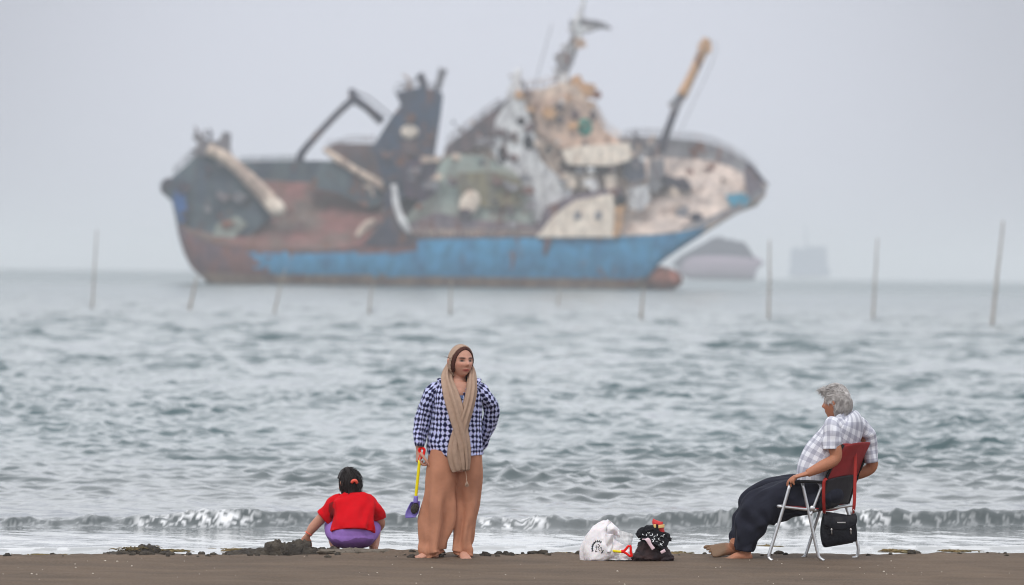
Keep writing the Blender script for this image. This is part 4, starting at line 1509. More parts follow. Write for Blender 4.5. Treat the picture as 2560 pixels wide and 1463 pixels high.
# ------------------------------------------------------------------ the wreck
def build_wreck():
    Y = 815.0
    g = Fig(1150, 716, Y)
    ship = empty('shipwreck', g.base, 'large rusting blue-hulled shipwreck listing in the sea with burnt superstructure', 'shipwreck')
    K = 1.0

    def sm(name, c, c2=None, var=.25, scale=.35, rough=.85, st=(1, 1, .6), rustc=(112, 74, 58), amt=.56):
        m = mat(name, C(*c), rough, var=max(var, .35), scale=scale * 1.5, col2=C(*c2) if c2 else None, stretch=st)
        N, L = m.node_tree.nodes, m.node_tree.links
        b = N['Principled BSDF']
        src = b.inputs['Base Color'].links[0].from_socket
        tc = N.new('ShaderNodeTexCoord')
        mp = N.new('ShaderNodeMapping')
        mp.inputs['Scale'].default_value = (1, 1, .45)
        L.new(tc.outputs['Object'], mp.inputs['Vector'])
        no = N.new('ShaderNodeTexNoise')
        no.inputs['Scale'].default_value = .55
        no.inputs['Detail'].default_value = 8
        no.inputs['Roughness'].default_value = .7
        no.inputs['Distortion'].default_value = .6
        L.new(mp.outputs[0], no.inputs['Vector'])
        mr = N.new('ShaderNodeMapRange')
        mr.inputs['From Min'].default_value, mr.inputs['From Max'].default_value = amt, amt + .06
        L.new(no.outputs['Fac'], mr.inputs['Value'])
        mx = N.new('ShaderNodeMix')
        mx.data_type = 'RGBA'
        mx.inputs[7].default_value = C(*rustc)
        L.new(mr.outputs[0], mx.inputs[0])
        L.new(src, mx.inputs[6])
        L.new(mx.outputs[2], b.inputs['Base Color'])
        return m
    blue = sm('hull_blue', (66, 136, 174), (60, 120, 158), .18, .25, amt=.60)
    rust = sm('hull_rust', (116, 80, 76), (92, 76, 84), .3, .3)
    bott = sm('hull_bottom', (138, 116, 102), (120, 102, 94), .25, .3)
    deckm = sm('deck_rust', (134, 92, 88), (110, 96, 90), .25, .15)
    fdeck = sm('foredeck', (214, 196, 184), (186, 172, 164), .25, .25)
    slate = sm('slate_paint', (66, 78, 92), (84, 96, 102), .25, .25)
    dark = sm('burnt_steel', (58, 58, 74), (72, 68, 78), .3, .3)
    brown = sm('burnt_brown', (112, 92, 92), (84, 78, 84), .3, .3)
    beige = sm('weathered_beige', (214, 194, 176), (172, 152, 140), .3, .3, rustc=(120, 98, 92), amt=.55)
    pale = sm('weathered_pale', (222, 222, 222), (184, 182, 184), .25, .4, rustc=(120, 112, 114), amt=.55)
    cream = sm('cream_paint', (236, 222, 206), (222, 206, 190), .15, .3, rustc=(180, 140, 112), amt=.62)
    green = sm('grey_green_paint', (156, 168, 160), (140, 142, 134), .25, .2)
    olive = sm('olive_paint', (132, 122, 94), (116, 112, 98), .2, .3)
    ochre = sm('ochre_paint', (204, 160, 116), (176, 140, 108), .2, .5)
    teal = sm('teal_paint', (40, 126, 112), None, .2, .5)
    cyan = sm('cyan_paint', (70, 150, 178), None, .2, .4)
    black = sm('black_opening_shade', (30, 30, 40), None, .2, .4)
    grey = sm('grey_bulwark', (140, 140, 144), (118, 116, 122), .2, .4)
    bulb = sm('bulb_red', (154, 98, 84), (128, 92, 84), .25, .4)

    # hull stations: (G near gunwale), (B near bottom), (D far deck edge), w half breadth
    st = [((432, 498), (433, 506), (450, 470), 3.5), ((452, 560), (451, 606), (500, 455), 5.5), ((494, 596), (489, 680), (570, 452), 6.8),
          ((585, 618), (560, 712), (650, 452), 7.6), ((750, 628), (740, 714), (760, 458), 8), ((950, 618), (950, 717), (950, 455), 8.2),
          ((1050, 600), (1050, 719), (1100, 440), 8.2), ((1350, 595), (1350, 725), (1350, 425), 8.2), ((1540, 592), (1505, 728), (1560, 400), 7.8),
          ((1650, 588), (1584, 729), (1690, 398), 7), ((1740, 572), (1650, 660), (1790, 408), 5.8), ((1840, 532), (1768, 580), (1868, 440), 3.6),
          ((1912, 486), (1905, 496), (1916, 466), .9)]
    nst = 170
    Gs = catmull([g(*a, -w) for a, b, d, w in st], nst)
    Bs = catmull([g(*b, -w * .88) for a, b, d, w in st], nst)
    Ds = catmull([g(*d, w) for a, b, d, w in st], nst)
    hb = MB()
    V, Fc, mi = [], [], []
    rows = 14
    for i in range(nst):
        for j in range(rows):
            t = j / (rows - 1)
            p = Gs[i] * (1 - t) + Bs[i] * t
            p = p + np.array((0, -1.1 * math.sin(t * math.pi) * .6, 0))
            V.append(p)
        by_ = 716 - Bs[i][2] * g.s + Bs[i][0] * g.s * .0137
        V.append(Bs[i] + np.array((0, min(4.0, .6 * (Ds[i][1] - Bs[i][1])), .4 - 3.4 * float(smooth(692, 711, by_)))))
        V.append(Ds[i] + np.array((0, .6, -min(4.0, .7 * max(.3, Ds[i][2] - Bs[i][2])))))
        V.append(Ds[i] + np.array((0, .3, -.35)))
    cc = rows + 3
    for i in range(nst - 1):
        for j in range(cc):
            j2 = (j + 1) % cc
            Fc.append((i * cc + j, i * cc + j2, (i + 1) * cc + j2, (i + 1) * cc + j))
    Fc.append(tuple(range(cc)))
    Fc.append(tuple((nst - 1) * cc + j for j in reversed(range(cc))))
    hb.add(V, Fc)
    hull = hb.build('hull', [blue, rust, bott, beige], ship, smooth_=False)
    for p in hull.data.polygons:
        c = p.center
        q = W(0, 0, 1)
        wx = c[0]
        px = 1150 + c[0] * g.s
        py = 716 - c[2] * g.s + (px - 1150) * .0137
        n_ = nz(px * .012, py * .03, 2) + .6 * nz(px * .04, py * .08, 5)
        low = py > 684 + .014 * (px - 600) + 5 * n_
        if px > 1752 + 26 * n_: p.material_index = 3
        elif low: p.material_index = 2
        elif px < 660 + 110 * n_ or (px < 1040 and py < 634 + 8 * n_): p.material_index = 1
        else: p.material_index = 0
    db = MB()

    def deck(u, v):
        x = u * (nst - 1)
        i = min(int(x), nst - 2)
        t = x - i
        a = Gs[i] * (1 - t) + Gs[i + 1] * t
        b = Ds[i] * (1 - t) + Ds[i + 1] * t
        return a * (1 - v) + b * v + np.array((0, 0, .12))
    db.sheet(deck, 90, 12, .25)
    dk = db.build('deck', [deckm, fdeck, brown], ship, smooth_=False)
    for p in dk.data.polygons:
        px = 1150 + p.center[0] * g.s
        p.material_index = 0 if px < 985 else (2 if px < 1480 else 1)
    # far bulwark standing on the deck edge
    bw = MB()
    tops = catmull([g(*q) for q in ((450, 440, 3.5), (500, 418, 5.6), (570, 406, 7), (650, 403, 7.8), (760, 402, 8.3), (950, 404, 8.4), (1100, 395, 8.4), (1350, 375, 8.4), (1560, 343, 8),
                                    (1690, 347, 7.2), (1790, 363, 6), (1872, 408, 3.9), (1922, 462, .9))], nst)
    bw.sheet(lambda u, v: (Ds * (1 - v) + tops * v)[int(round(u * (nst - 1)))], nst, 6, .3)
    bo = bw.build('bulwark', [slate, grey, dark], ship, smooth_=False)
    for p in bo.data.polygons:
        px = 1150 + p.center[0] * g.s
        p.material_index = 0 if px < 1300 else (1 if px < 1862 else 2)
    # low bulwark on the near side of the bow, stem plate
    a = MB()
    a.sheet(lambda u, v: Gs[min(nst - 1, int(round((.80 + .2 * u) * (nst - 1))))] + np.array((0, .1, 0)) + np.array((0, .2, .9 + .5 * u)) * v, 15, 4, .25)
    a.build('bulwark', grey, ship, smooth_=False)
    a = MB()
    a.ball(g(1645, 697, -3.5), (g.m(62), 2.4, g.m(32)), n=28, m=18, rot=roty(.05))
    a.build('bulb', bulb, ship)

    def pr(name, pts, w0, w1, m_, parent=None, sm_=False):
        q = MB()
        q.prism([g(x, y, w0) for x, y in pts], [g(x, y, w1) for x, y in pts])
        return q.build(name, m_, parent or ship, smooth_=sm_)

    def bar(name, pts, r, m_, parent=None):
        q = MB()
        q.tube([g(*p) for p in pts], r if isinstance(r, list) else [r] * len(pts), n=10)
        return q.build(name, m_, parent or ship)

    # stern
    sb = pr('stern_house', [(430, 505), (414, 490), (434, 440), (470, 408), (487, 392), (494, 362), (486, 345), (500, 338), (520, 352), (548, 352), (560, 330), (574, 336), (572, 372),
                       (585, 400), (610, 428), (640, 470), (680, 545), (640, 575), (560, 618), (500, 614), (451, 604)], -5.5, 5.5, slate)
    pr('stern_plate', [(432, 500), (440, 470), (462, 478), (470, 540), (452, 560)], -6.2, -5.4, sm('stern_blue', (58, 96, 150)), sb)
    pr('stern_patch', [(540, 560), (590, 540), (620, 560), (580, 600), (530, 598)], -6.0, -5.4, green, sb)
    pr('stern_top', [(486, 392), (494, 360), (486, 342), (498, 334), (516, 350), (546, 352), (560, 328), (578, 334), (576, 372), (585, 398), (540, 390)], -5.9, 3, sm('stern_grey', (128, 122, 124), (104, 102, 110)), sb)
    bar('ramp_arm', [(520, 372, -6.4), (570, 400, -6.6), (630, 455, -6.8), (690, 520, -7), (706, 540, -7)], [.9, 1.0, 1.15, 1.3, .8], beige)
    bar('ramp_arm', [(648, 480, -7), (690, 520, -7.5), (700, 534, -7.5)], [.5, 1.3, .9], cream)
    a = MB()
    a.tube([g(424, 468, -4), g(424, 468, 4)], [1.45, 1.45], n=20, ref=(1, 0, 0))
    a.build('stern_roller', dark, ship)
    # crane
    bar('crane_boom', [(748, 404, 2), (757, 380, 2), (800, 330, 2), (850, 278, 2), (884, 248, 2)], [.75, .62, .55, .55, .6], dark)
    bar('crane_boom', [(878, 222, 2), (886, 246, 2), (918, 270, 2), (956, 304, 2)], [.45, .75, .65, .8], dark)
    bar('cable', [(880, 226, 2), (925, 246, 2), (990, 300, 2)], .12, dark)
    # funnel house
    fh = pr('funnel', [(930, 370), (970, 305), (1002, 262), (988, 232), (1030, 222), (1052, 216), (1090, 226), (1108, 236), (1102, 290), (1088, 382), (1070, 480), (1000, 500), (960, 460)], -4.5, 3.5,
            sm('funnel_slate', (66, 70, 86), (58, 74, 96)))
    bar('horn', [(1062, 220, 0), (1056, 200, 0), (1047, 186, 0)], [.55, .6, .75], dark, fh)
    bar('horn', [(1094, 226, 0), (1100, 200, 0), (1108, 172, 0)], [.5, .6, .7], grey, fh)
    a = MB()
    a.ball(g(1024, 330, -4.7), (1.35, .6, 1.1))
    a.build('lamp_disc', cream, fh)
    pr('vent', [(1006, 352), (1046, 352), (1044, 385), (1008, 385)], -5.0, -4.4, brown, fh)
    pr('stair_house', [(1000, 420), (1040, 396), (1092, 390), (1090, 480), (1060, 505), (1010, 490)], -5.4, -3.5, sm('plum_steel', (84, 68, 84), (70, 66, 80)))
    pr('ledge', [(1050, 392), (1098, 388), (1100, 404), (1052, 408)], -6.0, -4.0, beige)
    # raised platform with pale edge
    pr('platform', [(812, 372), (840, 358), (936, 360), (980, 420), (985, 470), (940, 452), (880, 420)], -1.0, 4.5, brown)
    bar('platform_edge', [(810, 372, -1.6), (850, 402, -1.8), (905, 435, -2), (968, 470, -2.2)], [.45, .6, .6, .9], beige)
    pr('shelter', [(805, 405), (850, 408), (905, 440), (966, 476), (985, 500), (920, 520), (840, 480), (770, 470)], -1.2, 4, slate)
    # A-frame
    pr('support_frame', [(965, 470), (990, 470), (1000, 540), (1028, 612), (1018, 616), (910, 614), (918, 600), (955, 560)], -8.4, -6.5, dark)
    bar('strut', [(892, 596, -8.8), (912, 566, -8.6), (936, 552, -8.4)], [.5, .6, .4], beige)
    bar('strut', [(984, 462, -8), (992, 520, -8.4), (1010, 560, -8.8), (1024, 582, -8.8)], [.5, .6, .6, .4], pale)

    # superstructure, tier by tier
    main = pr('superstructure', [(1096, 580), (1098, 420), (1117, 362), (1253, 262), (1306, 226), (1360, 222), (1404, 206), (1442, 214), (1488, 272), (1514, 326), (1556, 356), (1606, 400), (1610, 520), (1500, 588)], -3.0, 6.5, beige)
    pr('roof_slope', [(1112, 368), (1253, 258), (1300, 226), (1296, 262), (1262, 290), (1240, 330), (1180, 372), (1120, 400)], -4.2, 3, brown, main)
    gb = pr('deckhouse', [(1000, 560), (1080, 470), (1096, 410), (1130, 385), (1215, 390), (1290, 430), (1330, 520), (1340, 575), (1250, 584), (1020, 586)], -5.2, -2.5, green)
    pr('locker', [(1143, 433), (1240, 428), (1306, 450), (1302, 516), (1220, 520), (1150, 500)], -5.9, -5.0, olive, gb)
    a = MB()
    a.ball(g(1174, 508, -6), (1.5, .6, 2.0), rot=roty(.35))
    a.build('life_ring', cream, gb)
    pr('lower_bulkhead', [(1020, 560), (1090, 530), (1180, 548), (1330, 560), (1345, 592), (1015, 592)], -6.2, -5.0, sm('mauve_steel', (134, 118, 122), (112, 104, 112)), gb)
    pw = pr('side_wall', [(1240, 300), (1262, 262), (1290, 232), (1310, 250), (1336, 330), (1350, 400), (1430, 470), (1420, 540), (1350, 560), (1300, 520), (1262, 430), (1226, 372)], -4.8, -2.8, pale, main)
    for (x, y, rx, ry) in ((1303, 303, 11, 12), (1321, 356, 13, 18), (1257, 386, 13, 22), (1372, 376, 8, 9)):
        q = MB()
        q.ball(g(x, y, -4.8), (g.m(rx), .4, g.m(ry)), n=18, m=10)
        q.build('window', black, main)
    br_ = pr('bridge', [(1330, 258), (1420, 232), (1470, 262), (1500, 320), (1560, 362), (1400, 372), (1346, 330)], -4.0, -2.6, sm('bridge_tan', (208, 180, 160), (180, 156, 142)), main)
    for (x, y, rx, ry, mm, nm) in ((1462, 318, 19, 22, teal, 'painted_panel'), (1438, 288, 12, 14, brown, 'window'), (1482, 290, 9, 14, brown, 'window'), (1400, 300, 9, 10, brown, 'window')):
        q = MB()
        q.ball(g(x, y, -4.0), (g.m(rx), .45, g.m(ry)), n=18, m=10)
        q.build(nm, mm, main)
    pr('bridge_wing', [(1404, 378), (1440, 366), (1574, 356), (1578, 400), (1530, 414), (1420, 412)], -6.6, -2.8, cream, main)
    pr('shadow_block', [(1396, 400), (1420, 414), (1530, 416), (1526, 434), (1420, 430)], -5.6, -2.9, black, main)  # solid black strip standing in for the shadow under the bridge wing
    for x0, x1 in ((1406, 1440), (1448, 1488), (1510, 1540)):
        pr('wall_panel', [(x0, 432), (x1, 430), (x1 + 2, 468), (x0 + 6, 474)], -5.0, -2.9, cream, main)
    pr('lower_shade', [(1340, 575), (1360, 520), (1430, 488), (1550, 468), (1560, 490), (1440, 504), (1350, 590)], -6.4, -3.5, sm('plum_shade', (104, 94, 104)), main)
    pr('locker', [(1556, 396), (1610, 390), (1616, 446), (1580, 458), (1556, 440)], -4.4, -2.8, sm('locker_grey', (104, 106, 118)), main)
    rb = pr('rescue_boat', [(1340, 593), (1384, 540), (1436, 502), (1530, 484), (1536, 520), (1532, 593)], -8.9, -6.2, cream)
    for x in (1444, 1496):
        pr('window', [(x - 9, 530), (x + 9, 529), (x + 8, 548), (x - 9, 549)], -9.05, -8.7, grey, rb)
    pr('boat_end', [(1531, 520), (1562, 512), (1558, 560), (1546, 592), (1526, 593)], -8.8, -6.3, ochre, rb)
    pr('davit', [(1568, 470), (1620, 462), (1626, 500), (1604, 528), (1572, 520)], -6.4, -5.4, pale)
    a = MB()
    a.ball(g(1553, 500, -7), (.75, .5, .95))
    a.build('winch_drum', black, ship)
    # orange housing and masts
    pr('signal_house', [(1424, 214), (1430, 192), (1450, 186), (1458, 206), (1490, 212), (1486, 244), (1462, 246), (1440, 236)], -1.5, 2, ochre, main)
    bar('mast', [(1268, 320, -1), (1280, 260, 0), (1288, 215, 0), (1297, 172, 0)], [1.5, 1.3, .9, .5], pale)
    mm_ = bar('mast', [(1410, 214, 0), (1408, 160, 0), (1430, 120, 0), (1444, 95, 0), (1440, 60, 0), (1455, 20, 0), (1462, -30, 0)], [1.0, .8, .75, .75, .6, .35, .25], pale)
    pr('mast_platform', [(1384, 142), (1400, 128), (1430, 134), (1436, 156), (1416, 182), (1398, 178)], -1, 1, grey, mm_)
    pr('mast_platform', [(1432, 96), (1462, 98), (1466, 118), (1440, 122)], -1, 1, sm('mast_ochre', (186, 160, 140)), mm_)
    bar('yard', [(1424, 60, 0), (1460, 56, 0), (1500, 62, 0), (1528, 72, 0)], [.6, .5, .6, .2], grey, mm_)
    bar('yard', [(1420, 78, 0), (1440, 70, 0), (1470, 74, 0), (1500, 66, 0)], [.3, .6, .5, .3], pale, mm_)
    bar('stay', [(1380, 60, 0), (1330, 240, 0)], .07, grey)
    # lattice on the mast, broken rails, torn plating
    la = MB()
    rr = random.Random(5)
    ax0, ax1 = (1398, 200), (1450, 60)
    def mp_(t, o):
        return (ax0[0] + (ax1[0] - ax0[0]) * t + o, ax0[1] + (ax1[1] - ax0[1]) * t)
    for sd in (-1, 1):
        la.tube([g(*mp_(t, sd * (17 - 9 * t) + 3 * rr.uniform(-1, 1)), sd * .8) for t in np.linspace(0, 1.15, 6)], [.26] * 6, n=6)
    for i in range(11):
        t = i / 10
        la.tube([g(*mp_(t, -(17 - 9 * t)), -.8), g(*mp_(t + .08 * rr.choice((-1, 1)), 17 - 9 * t), .8)], [.2, .2], n=6)
    for i in range(14):
        t = rr.uniform(0, 1.05)
        a0 = rr.uniform(-.6, 3.7)
        q = mp_(t, rr.uniform(-10, 10))
        ln = rr.uniform(8, 26)
        la.tube([g(*q, 0), g(q[0] + ln * math.cos(a0), q[1] - ln * math.sin(a0) * .7, rr.uniform(-1, 1))], [.34, .16], n=6)
    la.build('lattice', pale, mm_)

    def rail(pts, w, h, step, m_, parent=None):
        q = MB()
        P = catmull([g(x, y, w) for x, y in pts], max(3, int(step)))
        up = np.array((0, 0, h))
        for i, p in enumerate(P):
            j = rr.uniform(.5, 1.15)
            q.tube([p, p + up * j + np.array((rr.uniform(-.25, .25), 0, 0))], [.09, .07], n=5)
        for lv in (.5, .95):
            k = [p + up * lv * rr.uniform(.8, 1.05) for p in P]
            q.tube(k, [.07] * len(k), n=5, m=2 * len(k))
        q.build('railing', m_, parent or ship)
    rail([(1561, 342), (1620, 338), (1690, 346), (1760, 354), (1830, 382), (1890, 428)], 6, 1.0, 26, grey)
    rail([(1310, 226), (1360, 220), (1404, 208)], 2, 1.6, 8, beige, main)
    rail([(1488, 270), (1514, 322), (1556, 354)], 2, 1.2, 9, beige, main)
    rail([(1120, 360), (1190, 308), (1253, 262)], 2, 1.3, 10, brown, main)
    rail([(988, 234), (1040, 220), (1100, 232)], 0, 1.3, 8, dark, fh)
    rail([(434, 440), (470, 410), (488, 392)], 0, 1.5, 6, dark)
    rail([(600, 404), (680, 402), (742, 402)], 8, .8, 12, slate)
    rail([(1020, 590), (1150, 592), (1335, 593)], -8.0, 1.1, 24, beige)
    rail([(820, 372), (880, 358), (936, 358)], 2, 1.1, 9, brown)

    def torn(cx, cy, sz, w, m_, parent):
        n = rr.randint(4, 7)
        a0 = rr.uniform(0, 6.28)
        pts = []
        for i in range(n):
            t = a0 + 6.283 * i / n
            r_ = sz * rr.uniform(.45, 1.15)
            pts.append((cx + r_ * math.cos(t) * 1.1, cy + r_ * math.sin(t) * .8))
        q = MB()
        tl_ = rr.uniform(-.8, .8)
        q.prism([g(x, y, w + tl_ * (x - cx) / sz) for x, y in pts], [g(x, y, w + .8 + tl_ * (x - cx) / sz) for x, y in pts])
        q.build('torn_plate', m_, parent, smooth_=False)
    pal = [beige, pale, brown, dark, grey, cream, ochre, sm('torn_grey', (150, 146, 150), (120, 112, 116)), sm('torn_rust', (140, 98, 84), (104, 84, 84))]
    for (x0, x1, y0, y1, w, n_, ch, pp) in ((1130, 1300, 300, 420, -5.0, 11, (0, 2, 3, 8, 7), main), (1290, 1540, 235, 360, -4.9, 17, (0, 1, 2, 6, 8, 7), main),
                                            (1380, 1610, 370, 480, -6.0, 13, (1, 3, 4, 5, 7), main), (1020, 1330, 440, 580, -6.8, 17, (0, 2, 3, 4, 7, 8), gb),
                                            (1620, 1850, 420, 560, -3.5, 9, (0, 7, 8, 4), ship), (940, 1085, 250, 480, -5.6, 8, (2, 3, 4, 8), fh),
                                            (440, 680, 380, 590, -6.2, 9, (3, 4, 8, 7), sb), (700, 960, 480, 600, -5.0, 7, (2, 8, 3), ship)):
        for i in range(n_):
            torn(rr.uniform(x0, x1), rr.uniform(y0, y1), rr.uniform(7, 24), w - rr.uniform(0, .6), pal[rr.choice(ch)], pp)
    for (x0, x1, y0, y1, w, n_) in ((480, 580, 330, 390, 0, 5), (1280, 1500, 200, 250, 1, 9), (980, 1110, 215, 250, 0, 4), (1120, 1260, 280, 350, 2, 5), (1560, 1640, 350, 390, 3, 5), (900, 1000, 470, 560, -7, 4)):
        for i in range(n_):
            x, y = rr.uniform(x0, x1), rr.uniform(y0, y1)
            a0, ln = rr.uniform(.5, 2.6), rr.uniform(14, 34)
            bar('bent_pipe', [(x, y + 8, w), (x + ln * .5 * math.cos(a0), y - ln * .5 * math.sin(a0), w), (x + ln * math.cos(a0 + .5), y - ln * math.sin(a0 + .3), w)], [.32, .26, .16], pal[rr.choice((0, 2, 4, 3))])
    # foredeck gear
    fm = bar('foremast', [(1650, 380, 2), (1664, 340, 2), (1690, 270, 2), (1706, 235, 2)], [.75, .65, .6, .7], dark)
    bar('mast_top', [(1704, 240, 2), (1726, 196, 2), (1752, 140, 2), (1766, 96, 2)], [.9, .75, .8, .65], ochre, fm)
    pr('crosstree', [(1668, 262), (1690, 240), (1706, 226), (1712, 250), (1690, 280)], 1.4, 2.6, grey, fm)
    pr('crosstree', [(1744, 110), (1776, 100), (1780, 128), (1752, 150)], 1.6, 2.4, ochre, fm)
    bar('stay', [(1762, 104, 2), (1790, 130, 2), (1700, 330, 2)], .06, grey)
    pr('anchor_windlass', [(1650, 444), (1668, 436), (1692, 446), (1712, 442), (1730, 466), (1716, 478), (1690, 470), (1656, 462)], -1.5, 1.5, dark)
    pr('hatch_cover', [(1812, 488), (1860, 482), (1876, 500), (1858, 520), (1830, 516)], -3.0, -1.6, cyan)
    pr('bollard', [(1722, 540), (1740, 530), (1758, 538), (1752, 552), (1728, 552)], -5.2, -4.4, dark)
    pr('hatch_coaming', [(1624, 400), (1660, 396), (1664, 452), (1640, 486), (1620, 470)], -1.5, 2, grey)
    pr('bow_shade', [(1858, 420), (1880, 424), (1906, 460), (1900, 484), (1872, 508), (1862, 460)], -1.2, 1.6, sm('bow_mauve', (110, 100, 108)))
    q = MB()
    q.ball(g(786, 665, -7.2), (.7, .5, .6))
    q.build('hawse_hole', black, ship)
    pr('hull_stain', [(1362, 596), (1380, 596), (1366, 640), (1358, 632)], -8.75, -8.1, rust)


def build_far_ships():
    hz = mat('far_hull', C(52, 50, 72), .9, var=.15, scale=.2)
    hz2 = mat('far_white', C(150, 134, 148), .9, var=.1, scale=.2)
    hz3 = mat('far_blue', C(84, 104, 136), .9, var=.15, scale=.2)
    Y = 2300
    g = Fig(1795, 692, Y)
    b = empty('distant_wreck', g.base, 'hazy domed dark vessel with a pale lower hull on the horizon right of the bow', 'ship')
    a = MB()
    a.tube([g(1690, 672, 0), g(1720, 668), g(1790, 668), g(1880, 670), g(1893, 672)], [(2.2, 3), (5.0, 6), (5.4, 8), (5.2, 6), (3.4, 4)], n=24, ref=(0, 0, 1), m=24, sq=3)
    a.build('hull', hz2, b)
    a = MB()
    pts = [(1672, 664), (1700, 640), (1740, 618), (1770, 602), (1782, 594), (1806, 592), (1812, 598), (1836, 600), (1842, 604), (1858, 604), (1872, 620), (1884, 640), (1890, 664)]
    a.prism([g(x, y, -5) for x, y in pts], [g(x, y, 5) for x, y in pts])
    a.build('superstructure', hz, b, smooth_=False)
    Y = 5600
    g = Fig(2020, 694, Y)
    b = empty('distant_ship', g.base, 'very faint boxy blue-grey ship on the horizon between two stakes', 'ship')
    a = MB()
    a.tube([g(1972, 680), g(1990, 682), g(2050, 682), g(2074, 680)], [(4, 4), (5, 7), (5, 7), (4, 4)], n=20, ref=(0, 0, 1), m=20, sq=3)
    a.build('hull', hz3, b)
    a = MB()
    pts = [(1976, 676), (1976, 626), (1986, 618), (2010, 622), (2018, 616), (2066, 616), (2070, 676)]
    a.prism([g(x, y, -6) for x, y in pts], [g(x, y, 6) for x, y in pts])
    a.build('superstructure', hz3, b, smooth_=False)
    a = MB()
    a.tube([g(2016, 622), g(2013, 560)], [1.0, .5], n=8)
    a.build('mast', hz3, b)


# ------------------------------------------------------------------ light, air, camera
SUN_EL, SUN_AZ = math.radians(52), math.radians(205)     # azimuth from +y, clockwise


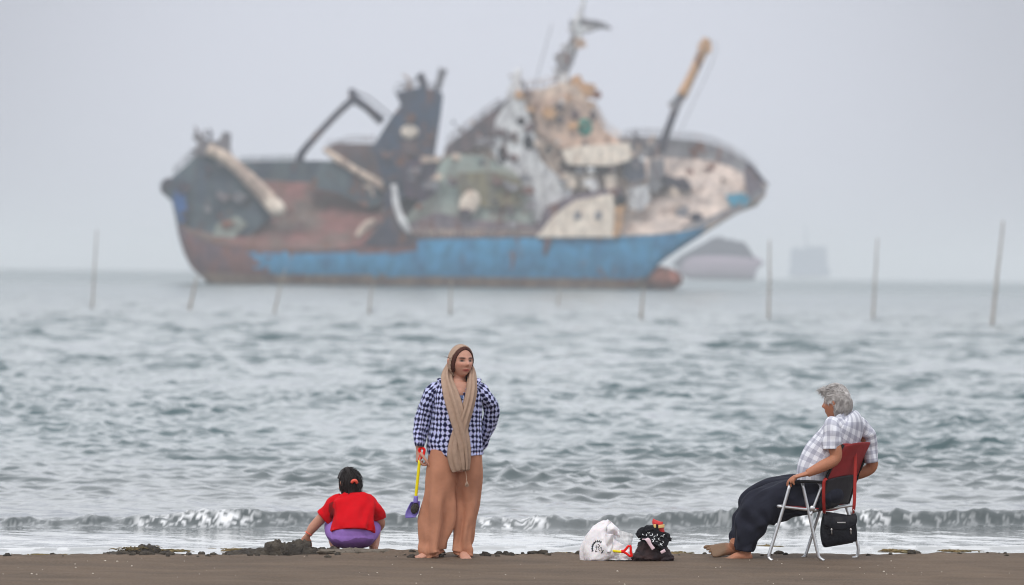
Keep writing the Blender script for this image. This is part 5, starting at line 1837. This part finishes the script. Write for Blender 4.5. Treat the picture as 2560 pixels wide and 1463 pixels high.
def build_light():
    w = bpy.data.worlds.new('World')
    SC.world = w
    w.use_nodes = True
    N, L = w.node_tree.nodes, w.node_tree.links
    bg = N['Background']
    sky = N.new('ShaderNodeTexSky')
    sky.sky_type = 'NISHITA'
    sky.sun_disc = False
    sky.sun_elevation = SUN_EL
    sky.sun_rotation = SUN_AZ
    sky.air_density, sky.dust_density = 1.0, 3.0
    tc = N.new('ShaderNodeTexCoord')
    sx = N.new('ShaderNodeSeparateXYZ')
    L.new(tc.outputs['Generated'], sx.inputs[0])
    mr = N.new('ShaderNodeMapRange')
    mr.inputs['From Min'].default_value, mr.inputs['From Max'].default_value = 0, .8
    L.new(sx.outputs['Z'], mr.inputs['Value'])
    rp = N.new('ShaderNodeValToRGB')                       # overcast deck, brighter overhead
    rp.color_ramp.elements[0].position = .085
    rp.color_ramp.elements[0].color = (.535, .553, .628, 1)
    rp.color_ramp.elements[1].color = (.96, .99, 1.06, 1)
    e = rp.color_ramp.elements.new(.165)
    e.color = (1.27, 1.30, 1.36, 1)
    L.new(mr.outputs[0], rp.inputs[0])
    sc = N.new('ShaderNodeVectorMath')
    sc.operation = 'SCALE'
    gl = N.new('ShaderNodeVectorMath')                     # glow added to the sky round the wreck, imitating lens vignetting
    gl.operation = 'DOT_PRODUCT'
    ax = Vector((-.005, 1, .022)).normalized()
    gl.inputs[1].default_value = ax
    L.new(tc.outputs['Generated'], gl.inputs[0])
    gm = N.new('ShaderNodeMapRange')
    gm.interpolation_type = 'SMOOTHSTEP'
    gm.inputs['From Min'].default_value, gm.inputs['From Max'].default_value = math.cos(math.radians(6.2)), 1.0
    gm.inputs['To Min'].default_value, gm.inputs['To Max'].default_value = 10.0, 13.4
    L.new(gl.outputs['Value'], gm.inputs['Value'])
    L.new(gm.outputs[0], sc.inputs['Scale'])
    L.new(rp.outputs[0], sc.inputs[0])
    mx = N.new('ShaderNodeMix')
    mx.data_type = 'RGBA'
    mx.inputs[0].default_value = .93
    L.new(sky.outputs[0], mx.inputs[6])
    L.new(sc.outputs[0], mx.inputs[7])
    L.new(mx.outputs[2], bg.inputs['Color'])
    bg.inputs['Strength'].default_value = .1
    sd = bpy.data.lights.new('sun', 'SUN')
    sd.energy = 1.25
    sd.angle = math.radians(16)
    sd.color = (1.0, .95, .88)
    so = bpy.data.objects.new('sun', sd)
    COL.objects.link(so)
    d = Vector((math.sin(SUN_AZ) * math.cos(SUN_EL), math.cos(SUN_AZ) * math.cos(SUN_EL), math.sin(SUN_EL)))
    so.rotation_euler = d.to_track_quat('Z', 'Y').to_euler()
    # haze
    mb = MB()
    x0, x1, y0, y1, z0, z1 = -12600, 12600, -400, 12600, -2.6, 52
    mb.prism([(x0, y0, z0), (x1, y0, z0), (x1, y1, z0), (x0, y1, z0)], [(x0, y0, z1), (x1, y0, z1), (x1, y1, z1), (x0, y1, z1)])
    m = bpy.data.materials.new('haze')
    m.use_nodes = True
    nt = m.node_tree
    nt.nodes.remove(nt.nodes['Principled BSDF'])
    pv = nt.nodes.new('ShaderNodeVolumePrincipled')
    pv.inputs['Color'].default_value = (.965, .985, 1.0, 1)
    pv.inputs['Density'].default_value = HAZE
    pv.inputs['Density Attribute'].default_value = ''
    pv.inputs['Anisotropy'].default_value = .0
    nt.links.new(pv.outputs[0], nt.nodes['Material Output'].inputs['Volume'])
    try:
        m.cycles.homogeneous_volume = True
    except Exception:
        pass
    h = mb.build('haze', m, smooth_=False)
    tag(h, 'pale sea haze fading the wreck and the horizon', 'haze', kind='stuff')
    h.display_type = 'WIRE'


HAZE = .00029


def build_camera():
    cd = bpy.data.cameras.new('camera')
    co = bpy.data.objects.new('camera', cd)
    COL.objects.link(co)
    cd.sensor_width = 36
    cd.sensor_fit = 'HORIZONTAL'
    cd.lens = 36 * F / 2560
    cd.clip_end = 60000
    cd.clip_start = .5
    o = W(1280, 731.5, 1.0)
    d = Vector(o) - Vector((0, 0, HCAM))
    up = Vector(W(1280, 631.5, 1.0)) - Vector(o)
    z = -d.normalized()
    y = (up - z * up.dot(z)).normalized()
    x = y.cross(z)
    from mathutils import Matrix
    mt = Matrix((x, y, z)).transposed().to_4x4()
    mt.translation = (0, 0, HCAM)
    co.matrix_world = mt
    cd.dof.use_dof = True
    cd.dof.focus_distance = 40.2
    cd.dof.aperture_fstop = 2.9
    SC.camera = co
    SC.view_settings.view_transform = 'Standard'
    SC.view_settings.look = 'None'
    SC.view_settings.exposure = 0
    SC.view_settings.gamma = 1
    SC.render.engine = 'CYCLES'
    SC.cycles.use_denoising = True
    SC.cycles.filter_width = 1.05
    SC.cycles.max_bounces = 6
    SC.cycles.volume_bounces = 3
    SC.cycles.transparent_max_bounces = 12


build_beach()
build_sea()
build_woman()
build_man()
build_chair()
build_girl()
build_bags()
build_heaps()
build_stakes()
build_wreck()
build_far_ships()
build_light()
build_camera()
